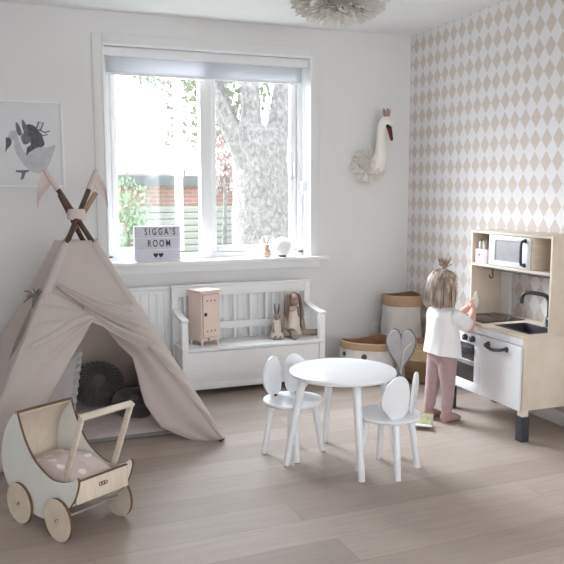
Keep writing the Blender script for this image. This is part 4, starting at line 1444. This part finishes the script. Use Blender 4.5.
# oven: white fascia with window, control strip, knobs
FX = KX0 - .004
oy0, oy1 = -1.536, KY1 - th - .002
ov = MB()
ov.box2((FX - .006, oy0, .166), (FX + .010, oy1, .222), bev=.002)
ov.box2((FX - .006, oy0, .445), (FX + .010, oy1, .51), bev=.002)
ov.box2((FX - .006, oy0, .222), (FX + .010, oy0 + .052, .445), bev=.001)
ov.box2((FX - .006, oy1 - .052, .222), (FX + .010, oy1, .445), bev=.001)
ov = ov.build('oven_door', M['white_gloss'], t)
MB().box2((FX, oy0 + .05, .22), (FX + .004, oy1 - .05, .447)).build('oven_window', M['oven_glass'], ov)
MB().box2((FX - .004, oy0 + .054, .318), (FX + .001, oy1 - .054, .345), bev=.002).build('oven_rack', M['steel'], ov)
MB().box2((FX - .018, oy0 + .055, .392), (FX - .008, oy1 - .055, .428), bev=.003).build('oven_handle', M['dark_grey'], ov)
for y in (-1.30, -1.40, -1.475):
    k = MB(); k.rod((FX - .004, y, .478), (FX - .026, y, .478), .019, .017, bev=.004)
    k = k.build('knob', M['dark_grey'], ov)
    MB().box((FX - .0265, y, .487), (.002, .003, .016)).build('knob_mark', M['knob_white'], k)
MB().box2((FX + .002, KY0 + th, .515), (FX + .012, KY1 - th, CZ - .018), bev=.001).build('front_rail', M['white_gloss'], t)
dr = MB().box2((FX - .006, KY0 + th + .002, .166), (FX + .010, oy0 - .004, .512), bev=.003).build('door', M['white_gloss'], t)
b = MB()
hy0, hy1, hz = -1.775, -1.615, .476
pts = spline([(FX - .006, hy0, hz), (FX - .028, hy0 + .004, hz), (FX - .038, hy0 + .02, hz - .004), (FX - .042, (hy0 + hy1) / 2, hz - .012), (FX - .038, hy1 - .02, hz - .004), (FX - .028, hy1 - .004, hz), (FX - .006, hy1, hz)], 6)
b.tube(pts, .0095, 12)
b.rod((FX - .004, hy0, hz), (FX - .014, hy0, hz), .016, .015); b.rod((FX - .004, hy1, hz), (FX - .014, hy1, hz), .016, .015)
b.build('door_handle', M['dark_grey'], dr)
# upper shelf unit
UX = -.254
for y in (KY0, KY1 - th):
    MB().box2((UX, y, CZ), (KX1, y + th, 1.09), bev=.0015).build('upright_panel', bs, t)
MB().box2((UX, KY0 + th, 1.074), (KX1, KY1 - th, 1.088), bev=.001).build('top_board', bi, t)
MB().box2((UX - .001, KY0 + th, .878), (KX1, KY1 - th, .894), bev=.001).build('shelf_board', bi, t)
for y in (-1.368, -1.737):
    MB().box2((UX + .003, y - .006, .894), (KX1, y + .006, 1.074), bev=.001).build('divider', bi, t)
MB().box2((KX1 - .007, KY0 + th, .894), (KX1, KY1 - th, 1.074)).build('shelf_back', bi, t)
MB().box2((KX1 - .012, -1.30, CZ), (KX1, KY1 - th, .878), bev=.001).build('back_strip', M['white_gloss'], t)
mw = MB()
my0, my1, mz0, mz1 = -1.731, -1.374, .897, 1.071
wy0, wy1, wz0, wz1 = -1.655, -1.43, .925, 1.045
mw.box2((UX - .006, my0, mz0), (UX + .006, my1, wz0), bev=.002)
mw.box2((UX - .006, my0, wz1), (UX + .006, my1, mz1), bev=.002)
mw.box2((UX - .006, my0, wz0), (UX + .006, wy0, wz1), bev=.001)
mw.box2((UX - .006, wy1, wz0), (UX + .006, my1, wz1), bev=.001)
mw = mw.build('microwave_door', M['white_gloss'], t)
MB().box2((UX - .001, wy0 - .002, wz0 - .002), (UX + .003, wy1 + .002, wz1 + .002)).build('microwave_window', M['mw_glass'], mw)
b = MB()
hy = -1.695
pts = spline([(UX - .004, hy, .918), (UX - .026, hy, .922), (UX - .032, hy, .935), (UX - .034, hy, .985), (UX - .032, hy, 1.035), (UX - .026, hy, 1.048), (UX - .004, hy, 1.052)], 5)
b.tube(pts, .008, 12)
b.rod((UX - .004, hy, .918), (UX - .013, hy, .918), .013, .012); b.rod((UX - .004, hy, 1.052), (UX - .013, hy, 1.052), .013, .012)
b.build('microwave_handle', M['dark_grey'], mw)
MB().tube([(UX + .012, KY0 + th, .871), (UX + .012, KY1 - th - .10, .871)], .006, 10).build('rail', M['black'], t)
b = MB()
b.tube(spline([(UX + .006, -1.405, .878), (UX + .002, -1.405, .85), (UX + .006, -1.405, .828), (UX - .006, -1.405, .818), (UX - .018, -1.405, .828), (UX - .018, -1.405, .84)], 5), .004, 8)
b.build('hook', M['black'], t)

# ---- pink tin of pens on the top shelf
t = thing('pen_tin', 'small pale pink tin standing in the left kitchen shelf compartment', 'tin', (-.195, -1.279, .894), R(4))
b = MB()
for (a0, a1) in (((-.05, -.055, 0), (.05, .055, .003)), ((-.05, -.055, 0), (-.047, .055, .085)), ((.047, -.055, 0), (.05, .055, .085)), ((-.05, -.055, 0), (.05, -.052, .085)), ((-.05, .052, 0), (.05, .055, .085))):
    b.box2(a0, a1, bev=.001)
b.build('tin_body', M['tin_pink'], t, world=False)
MB().prism([(p[0] * .0007, p[1] * .0007) for p in hp], .001, Matrix.Translation((-.0508, .02, .05)) @ Matrix.Rotation(R(-90), 4, 'Z') @ XZ).build('heart_mark', M['crown'], t, world=False)
pcol = [(236, 234, 226), (216, 222, 208), (228, 222, 200), (90, 82, 84), (226, 228, 232)]
for i, (dx, dy, hgt, ci) in enumerate(((-.03, .036, .118, 0), (-.02, .012, .125, 1), (-.032, -.012, .105, 2), (.0, -.034, .132, 3), (.01, .03, .128, 4))):
    nm = ['white', 'pale green', 'cream', 'charcoal', 'pale grey'][i]
    m_ = mat('pen_colour_' + nm.replace(' ', '_'), pcol[ci], .5)
    pt = thing('crayon', nm + ' crayon sticking out of the pink tin', 'crayon', (-.195 + dx, -1.279 + dy, .898), 0, 'crayons in the pink tin')
    MB().rod((0, 0, 0), (-.006, -.006, hgt), .0085, .0085, bev=.003).build('shaft', m_, pt, world=False)
    MB().tube([(-.006, -.006, hgt - .002), (-.0066, -.0066, hgt + .012)], [.0065, .002], 10).build('tip', m_, pt, world=False)
#==BAGS==
def paper_bag(name, label, c, rx, ry, z1, fold, m_in, wobble, sq, rz=0.0, spots=None):
    t = thing(name, label, 'paper bag', c, rz)
    seg = 72
    def sup(a, e):
        ca, sa = math.cos(a), math.sin(a)
        return math.copysign(abs(ca) ** e, ca), math.copysign(abs(sa) ** e, sa)
    def body(u, v):
        a = 2 * PI * u
        e = .45 + (.55 + sq * 0) * v if not sq else .42 + .3 * v
        x, y = sup(a, e)
        k = .88 + .14 * math.sin(PI * (.15 + .6 * v)) + .035 * noise.noise(Vector((3 * math.cos(a), 3 * math.sin(a), v * 6 + c[0] * 9))) + (.045 * abs(noise.noise(Vector((2.2 * math.cos(a) + 5, 2.2 * math.sin(a), v * 11)))) * math.sin(PI * v) if sq else 0)
        return Vector((x * rx * k, y * ry * k, (z1 - fold * .6) * v))
    b = MB().grid(seg, 26, body, cu=True)
    b.quad([(-rx * .84, -ry * .84, .003), (rx * .84, -ry * .84, .003), (rx * .84, ry * .84, .003), (-rx * .84, ry * .84, .003)])
    bo = b.build('bag_body', M['white_bag'], t, world=False, solid=.002)
    k1 = .88 + .14 * math.sin(PI * .75)
    e1 = 1.0 if not sq else .72
    def zr(a):
        return z1 + wobble * math.sin(2 * a + .8) + wobble * .5 * math.sin(3 * a)
    def rimf(u, v):     # outside cuff then over the edge
        a = 2 * PI * u
        x, y = sup(a, e1)
        kk = k1 + (.055 if v < .8 else .02 - .05 * max(0, (v - .85) / .15)) + .012 * noise.noise(Vector((4 * math.cos(a), 4 * math.sin(a), v * 3)))
        z = zr(a) - fold * (1 - min(1, v / .8)) - (0 if v < .95 else .003)
        return Vector((x * rx * kk, y * ry * kk, z))
    MB().grid(seg, 12, rimf, cu=True).build('folded_rim', M['brown_kraft'], t, world=False, solid=.002)
    def inf(u, v):
        a = 2 * PI * u
        x, y = sup(a, e1)
        kk = (k1 - .045) * (1 - .12 * v)
        return Vector((x * rx * kk, y * ry * kk, zr(a) - .002 - (z1 * .75) * v))
    bi_ = MB().grid(seg, 10, inf, cu=True)
    bi_.quad([inf(.125 + .25 * q, 1.0) for q in range(4)])
    bi_.build('lining', M['kraft_inside'], t, world=False)
    if spots:
        for (a, z, r, m_) in spots:
            q = body((a / (2 * PI)) % 1.0, min(1, z / (z1 - fold * .6)))
            d = Vector((math.cos(a), math.sin(a), 0))
            MB().lathe([(0, 0), (r, 0), (r * .9, .003), (0, .003)], q, 24, fr(None, d).to_4x4()).build('printed_spot', M[m_], bo, world=False)
    return t
paper_bag('paper_bag', 'low wide white paper bag with brown folded rim and dark printed spots', (-.553, -.40, 0), .185, .155, .285, .05, 'x', .013, False, R(-8),
          spots=[(R(198), .205, .017, 'grey_print'), (R(252), .195, .020, 'grey_print')])
paper_bag('paper_bag', 'tall white paper bag with brown rim standing in the room corner', (-.160, -.20, 0), .135, .115, .565, .080, 'x', .006, True, R(-6))

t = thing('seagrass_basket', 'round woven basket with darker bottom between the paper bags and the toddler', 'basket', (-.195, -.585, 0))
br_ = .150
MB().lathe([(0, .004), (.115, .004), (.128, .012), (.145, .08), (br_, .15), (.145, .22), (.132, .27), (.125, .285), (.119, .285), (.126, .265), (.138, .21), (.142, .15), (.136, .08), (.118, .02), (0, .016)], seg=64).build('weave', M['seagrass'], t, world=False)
for s in (0, 1):
    b = MB()
    a0 = R(200 + 180 * s)
    pts = spline([(.132 * math.cos(a0 - .35), .132 * math.sin(a0 - .35), .26), (.142 * math.cos(a0 - .2), .142 * math.sin(a0 - .2), .32), (.145 * math.cos(a0), .145 * math.sin(a0), .345), (.142 * math.cos(a0 + .2), .142 * math.sin(a0 + .2), .32), (.132 * math.cos(a0 + .35), .132 * math.sin(a0 + .35), .26)], 6)
    b.tube(pts, .008, 10)
    b.build('handle', M['seagrass'], t, world=False)

# grey felt heart leaning between bag and basket
t = thing('fabric_heart', 'grey heart-shaped fabric piece standing between the low paper bag and basket', 'fabric heart', (-.438, -.685, 0), R(-32))
hz_ = .40
def heart(sc):
    return [(p[0] * .0058 * sc, p[1] * .0102 * sc) for p in hp]
m_ = Matrix.Translation((0, 0, .275)) @ Matrix.Rotation(R(-4), 4, 'X') @ XZ
MB().prism(heart(1.0), .03, m_, bev=.010, seg=3).build('heart_front', M['grey_felt'], t, world=False)
b = MB()
b.tube([m_ @ Vector((p[0], p[1], 0)) for p in heart(1.02)], .008, 8, closed=True)
b.build('heart_edge', M['grey_felt_dark'], t, world=False)
def stand(u, v):
    a = 2 * PI * u
    return Vector((.035 * math.cos(a) * (1 - .35 * v), .026 * math.sin(a) * (1 - .35 * v), .165 * v))
MB().grid(24, 6, stand, cu=True).build('base', M['grey_felt_dark'], t, world=False, solid=.003)
MB().tube(spline([(.004, -.03, .10), (.012, -.032, .2), (.03, -.03, .27), (.07, -.02, .31)], 5), .0045, 8).build('twig', M['birch'], t, world=False)

# ---- open picture book
t = thing('picture_book', 'small open picture book standing on the floor behind the child', 'book', (-.748, -1.485, 0), R(-38))
mg = mat('book_cover_green', (206, 204, 164), .5, (158, 160, 132), 40.0, amount=.9)
mw_ = mat('book_cover_white', (232, 232, 230), .5, (200, 202, 204), 30.0)
for nm, m_, ang, col_ in (('cover', mw_, 14, 'p'), ('cover', mg, 128, 'q')):
    e = Euler((R(ang), 0, 0))
    dirv = Vector((0, -math.cos(R(ang)), math.sin(R(ang))))
    nr_ = Vector((0, math.sin(R(ang)), math.cos(R(ang))))
    b = MB(); b.box(dirv * .038 + Vector((0, 0, .006)), (.104, .074, .003), rot=Euler((-R(ang), 0, 0)), bev=.001)
    cv = b.build(nm, m_, t, world=False)
    b = MB(); b.box(dirv * .036 + Vector((0, 0, .006)) + nr_ * .005, (.098, .068, .006), rot=Euler((-R(ang), 0, 0)), bev=.001)
    b.build('pages', M['white_paper'] if col_ == 'p' else mg, cv, world=False)
#==CHILD==
t = thing('person', 'toddler in white shirt and mauve leggings standing at the play kitchen', 'person', (-.585, -1.405, 0))
b = MB()
HC = Vector((-.588, -1.405, .782))
# head, neck
b.ball(HC + Vector((-.008, 0, .012)), (.082, .071, .080), seg=28, rings=18)
b.ball(HC + Vector((.022, .002, -.030)), (.058, .055, .050), seg=24, rings=14)
b.ball(HC + Vector((.048, -.026, -.036)), (.026, .024, .024))      # cheeks
b.ball(HC + Vector((.048, .030, -.036)), (.026, .024, .024))
b.ball(HC + Vector((.054, .002, -.064)), (.018, .020, .013))         # chin
b.ball(HC + Vector((.081, .002, -.022)), (.010, .009, .009))         # nose
b.ball(HC + Vector((.072, .002, -.010)), (.008, .008, .015))
for s in (-1, 1):
    b.ball(HC + Vector((-.004, s * .072, -.016)), (.013, .006, .019), Euler((0, .2, 0)))
limb(b, [HC + Vector((-.012, 0, -.05)), (-.598, -1.405, .675)], [.038, .040])
# torso
limb(b, [(-.597, -1.405, .62), (-.592, -1.405, .53), (-.586, -1.405, .43), (-.588, -1.405, .375)], [.068, .072, .070, .056])
for s in (-1, 1):
    limb(b, [(-.595, -1.405 + s * .03, .63), (-.585, -1.405 + s * .082, .622)], [.045, .034])
# arms
SR, ER, HR = Vector((-.578, -1.492, .615)), Vector((-.478, -1.500, .552)), Vector((-.415, -1.442, .618))
SL, EL, HL = Vector((-.570, -1.322, .615)), Vector((-.470, -1.325, .565)), Vector((-.412, -1.375, .640))
for S_, E_, H_ in ((SR, ER, HR), (SL, EL, HL)):
    limb(b, [S_, S_.lerp(E_, .5), E_, E_.lerp(H_, .45), H_], [.035, .033, .028, .0265, .019])
# legs and feet
HPR, KR, AR = Vector((-.583, -1.445, .365)), Vector((-.578, -1.452, .205)), Vector((-.585, -1.458, .045))
HPL, KL, AL = Vector((-.600, -1.365, .365)), Vector((-.622, -1.358, .205)), Vector((-.640, -1.352, .045))
for hp_, k_, a_, yaw in ((HPR, KR, AR, R(4)), (HPL, KL, AL, R(12))):
    limb(b, [hp_, hp_.lerp(k_, .5), k_, k_.lerp(a_, .35), a_], [.050, .045, .034, .034, .024])
    f = Vector((math.cos(yaw), math.sin(yaw), 0))
    limb(b, [a_ + Vector((0, 0, -.024)) - f * .018, a_ + Vector((0, 0, -.022)) + f * .045, a_ + Vector((0, 0, -.031)) + f * .085], [.0225, .022, .0145])
# hands: palm, four unequal curled fingers and a thumb each, closed on the paper
PAP = Vector((-.385, -1.408, .680))
for H_, E_, s in ((HR, ER, -1), (HL, EL, 1)):
    d = (H_ - E_).normalized()
    tow = (PAP - H_); tow.normalize()
    palm = H_ + (d * .5 + tow * .5).normalized() * .022
    up = Vector((0, 0, 1))
    lat = tow.cross(up).normalized()        # sideways across the knuckles
    kn = up
    b.ball(palm, (.017, .014, .020))
    limb(b, [H_, palm], [.018, .015])
    for j, (off, ln) in enumerate(((.014, .030), (.005, .034), (-.004, .032), (-.012, .025))):
        base = palm + kn * off + tow * .010
        k1_ = base + (tow * .75 + kn * .25).normalized() * ln * .5
        k2_ = k1_ + (tow * .6 - lat * s * (-.7)).normalized() * ln * .35
        k3_ = k2_ + (lat * s * 1.0 - tow * .2).normalized() * ln * .25
        limb(b, [base, k1_, k2_, k3_], [.0066, .0062, .0056, .0050], 10)
    tb = palm + kn * .010 + lat * s * .006
    limb(b, [tb, tb + (kn * .8 + tow * .5 + lat * s * .4).normalized() * .017, tb + (kn * .8 + tow * .7 + lat * s * .5).normalized() * .030], [.0075, .0068, .0055], 10)
body = blob('body', b, .0042, M['skin'], t, 3)
# face details
for s in (-1, 1):
    e = MB().ball(HC + Vector((.066, .002 + s * .028, -.004)), (.009, .011, .008), seg=14, rings=10).build('eye', M['eye_white'], t)
    MB().ball(HC + Vector((.0735, .002 + s * .028, -.004)), (.003, .0055, .0055), seg=12, rings=8).build('iris', M['eye_dark'], e)
    MB().tube(spline([HC + Vector((.071, .002 + s * .014, .014)), HC + Vector((.073, .002 + s * .026, .018)), HC + Vector((.064, .002 + s * .04, .014))], 4), .0022, 6).build('eyebrow', M['hair'], t)
MB().ball(HC + Vector((.0715, .002, -.045)), (.006, .014, .0045), seg=14, rings=8).build('mouth', M['lip'], t)
# leggings
b = MB()
limb(b, [(-.585, -1.428, .385), (-.588, -1.386, .385)], [.070, .070])
limb(b, [(-.588, -1.405, .43)], [.080])
for hp_, k_, a_ in ((HPR, KR, AR), (HPL, KL, AL)):
    pts, rs = [], []
    for i in range(15):
        f = i / 14
        p = hp_.lerp(k_, f * 2) if f < .5 else k_.lerp(a_, f * 2 - 1)
        r0 = .058 - .017 * min(1, f * 2) - .011 * max(0, f * 2 - 1)
        r0 += .0028 * math.sin(i * 2.3) * f
        pts.append(p); rs.append(r0)
    limb(b, pts[:-1], rs[:-1], 18)
blob('leggings', b, .006, M['leggings'], t, 3)
for a_, yaw in ((AR, R(4)), (AL, R(12))):
    f = Vector((math.cos(yaw), math.sin(yaw), 0))
    b = MB()
    limb(b, [a_ + Vector((0, 0, .006)), a_ + Vector((0, 0, -.018)) - f * .016, a_ + Vector((0, 0, -.0185)) + f * .045, a_ + Vector((0, 0, -.0285)) + f * .084], [.031, .0265, .0265, .0165], 18)
    blob('sock', b, .004, M['sock'], t, 4)
# shirt: loose body with folds, plus sleeves to the elbow
def shirt(u, v):
    a = 2 * PI * u
    z = lerp_tab([(0, .672), (.05, .664), (.12, .648), (.22, .62), (.4, .555), (.7, .47), (1, .388)], v)
    rx = lerp_tab([(0, .044), (.05, .054), (.12, .062), (.22, .077), (.4, .084), (.7, .092), (1, .100)], v)
    ry = lerp_tab([(0, .046), (.05, .070), (.12, .100), (.22, .108), (.4, .100), (.7, .103), (1, .110)], v)
    cx = lerp_tab([(0, -.596), (.3, -.593), (.6, -.588), (1, -.584)], v)
    k = 1 + .05 * v * v * math.sin(a * 5 + 1) + .03 * v * math.sin(a * 9 + v * 4) + .02 * noise.noise(Vector((math.cos(a) * 2.2, math.sin(a) * 2.2, v * 6)))
    zz = z + (.030 * math.sin(a - R(100)) if v > .95 else 0) * 0 - .016 * v ** 4 * math.cos(a)
    return Vector((cx + rx * k * math.cos(a), -1.405 + ry * k * math.sin(a), zz))
MB().grid(64, 44, shirt, cu=True).build('shirt', M['shirt'], t, solid=.003, angle=180)
for S_, E_ in ((SR, ER), (SL, EL)):
    d = (E_ - S_)
    n_ = 14
    pts = [S_ - d * .25 + d * 1.17 * i / (n_ - 1) + Vector((0, 0, .008)) for i in range(n_)]
    rs = [(.020, .034, .043, .047)[i] if i < 4 else .050 - .006 * i / (n_ - 1) + .0026 * math.sin(i * 1.9) for i in range(n_)]
    MB().tube(pts, rs, 24, caps=False).build('sleeve', M['shirt'], t, solid=.003, angle=180)
# hair: bob built from locks over a cap, with a tied tuft on top
b = MB()
def cap(u, v):
    a = 2 * PI * u
    el = PI / 2 - v * R(118)
    # lower at the back and sides, lifted over the face (+x)
    front = max(0, math.cos(a + R(20)))
    el = PI / 2 - v * R(112 - 58 * front ** .8)
    r = Vector((.090, .082, .096))
    d = Vector((math.cos(el) * math.cos(a), math.cos(el) * math.sin(a), math.sin(el)))
    k = 1 + .02 * math.sin(a * 17 + v * 3) * v
    q = HC + Vector((-.006 + d.x * r.x * k, d.y * r.y * k, .008 + d.z * r.z * (1.0 if d.z > 0 else 1.0)))
    return q
b.grid(72, 24, cap, cu=True)
for k in range(210):
    a = R(52) + R(230) * (k + .5) / 210 + random.uniform(-.03, .03)
    el0 = random.uniform(.25, 1.25)
    pts = []
    drop = random.uniform(.095, .125) - .015 * max(0, math.cos(a))
    for i in range(6):
        f = i / 5
        el = el0 * (1 - f * 1.3)
        if el > 0:
            d = Vector((math.cos(el) * math.cos(a), math.cos(el) * math.sin(a), math.sin(el)))
            pts.append(HC + Vector((-.006 + d.x * .092, d.y * .084, .008 + d.z * .098)))
    d = Vector((math.cos(a), math.sin(a), 0))
    curl = random.uniform(-.020, .014)
    flare = random.uniform(.97, 1.13)
    for f in (.35, .7, 1.0):
        pts.append(HC + Vector((-.006 + d.x * (.092 * flare + curl * f), d.y * (.084 * flare + curl * f), .008 - drop * f)))
    n_ = len(pts)
    sp_ = spline(pts, 3)
    m_ = len(sp_)
    rs = [random.uniform(.0045, .0062) * (1 - .75 * (i / (m_ - 1)) ** 3) for i in range(m_)]
    b.tube(sp_, rs, 6)
hair = b.build('hair', M['hair'], t, solid=0, angle=180)
top = HC + Vector((.0, -.0, .100))
b = MB()
for k in range(40):
    a = random.uniform(0, 2 * PI)
    s0 = .010
    ex = Vector((random.uniform(-.045, .03), random.uniform(-.035, .03), random.uniform(.03, .078)))
    p = [top + Vector((s0 * math.cos(a), s0 * math.sin(a), -.01)), top + Vector((s0 * .8 * math.cos(a), s0 * .8 * math.sin(a), .016)), top + ex * .6, top + ex]
    b.tube(spline(p, 3), [.004] * 7 + [.0035, .002, .001], 6)
b.build('topknot', M['hair'], hair)
MB().lathe([(.012, -.006), (.016, 0), (.012, .006), (.009, 0), (.012, -.006)], top + Vector((0, 0, .012)), 20).build('hair_tie', M['pole_light'], hair)
t.location.x += .007
t = thing('folded_paper', 'small pointed white folded paper held in the toddler\'s hands', 'folded paper', (-.385, -1.408, .655))
b = MB()
b.prism([(-.022, 0), (.020, -.004), (.026, .035), (.012, .095), (-.012, .045)], .006, Matrix.Rotation(R(-28), 4, 'Z') @ XZ, bev=.001)
b.build('paper_sheet', M['white_paper'], t, world=False)
MB().prism([(-.018, .004), (.016, .0), (.006, .06)], .004, Matrix.Translation((.004, -.006, 0)) @ Matrix.Rotation(R(-52), 4, 'Z') @ XZ).build('paper_fold', M['white_paper'], t, world=False)
t.location.x += .007
#==LIGHT==
wd = bpy.data.worlds.new('overcast_sky')
SC.world = wd
wd.use_nodes = True
nt = wd.node_tree
bg = nt.nodes['Background']
tc = nt.nodes.new('ShaderNodeTexCoord')
sp_ = nt.nodes.new('ShaderNodeSeparateXYZ')
nt.links.new(tc.outputs['Generated'], sp_.inputs[0])
rp = nt.nodes.new('ShaderNodeValToRGB')
rp.color_ramp.elements[0].position = 0.0; rp.color_ramp.elements[0].color = (.93, .95, 1.0, 1)
rp.color_ramp.elements[1].position = 0.8; rp.color_ramp.elements[1].color = (.86, .92, 1.0, 1)
nt.links.new(sp_.outputs['Z'], rp.inputs['Fac'])
nt.links.new(rp.outputs['Color'], bg.inputs['Color'])
# the sun stands behind thin cloud beyond the window: a broad bright glow in an overcast sky
dp = nt.nodes.new('ShaderNodeVectorMath'); dp.operation = 'DOT_PRODUCT'
nt.links.new(tc.outputs['Generated'], dp.inputs[0])
dp.inputs[1].default_value = Vector((-.42, .70, .58)).normalized()
def wm(op, a, b):
    nd = nt.nodes.new('ShaderNodeMath'); nd.operation = op
    for k, x in enumerate((a, b)):
        if isinstance(x, (int, float)):
            nd.inputs[k].default_value = x
        else:
            nt.links.new(x, nd.inputs[k])
    return nd.outputs[0]
GLOW, BASE = 42.0, 2.7
glow = wm('MULTIPLY', wm('POWER', wm('MAXIMUM', dp.outputs['Value'], 0.0), 9.0), GLOW)
nt.links.new(wm('ADD', glow, BASE), bg.inputs['Strength'])

def area(name, loc, rot, sx, sy, power, col=(1, 1, 1), portal=False):
    ld = bpy.data.lights.new(name, 'AREA')
    ld.shape = 'RECTANGLE'; ld.size = sx; ld.size_y = sy; ld.energy = power; ld.color = col
    if portal:
        ld.cycles.is_portal = True
    o = bpy.data.objects.new(name, ld)
    COL.objects.link(o)
    o.location = loc; o.rotation_euler = rot
    return o
# sky portal at the main window, plus an added fill lamp behind the camera
area('window_daylight_portal', (-1.545, .24, 1.57), (R(-90), 0, 0), 1.46, 1.42, 10, portal=True)
area('rear_fill_light', (-1.8, YF - .14, 1.4), (R(90), 0, 0), 2.7, 1.55, 43, (.98, .985, 1.0))

cam = bpy.data.cameras.new('camera')
co = bpy.data.objects.new('camera', cam)
COL.objects.link(co)
cam.sensor_width = 36.0
cam.lens = 742.73 / 564 * 36.0
cam.clip_start = .05
Rv = Vector((0.9344177, -0.35617497, -0.00172065)); Uv = Vector((0.04424983, 0.11129236, 0.99280208)); Fv = Vector((0.35341976, 0.92776797, -0.11975423))
mw4 = Matrix((Rv, Uv, -Fv)).transposed().to_4x4()
mw4.translation = (-2.9477, -5.0128, 1.3188)
co.matrix_world = mw4
SC.camera = co
SC.view_settings.view_transform = 'Standard'
SC.view_settings.look = 'None'
SC.view_settings.gamma = 1.0
SC.view_settings.use_curve_mapping = False
SC.view_settings.exposure = 0.64
SC.cycles.use_denoising = True
SC.cycles.max_bounces = 10
SC.cycles.diffuse_bounces = 6
SC.cycles.transparent_max_bounces = 16
SC.cycles.sample_clamp_indirect = 6.0
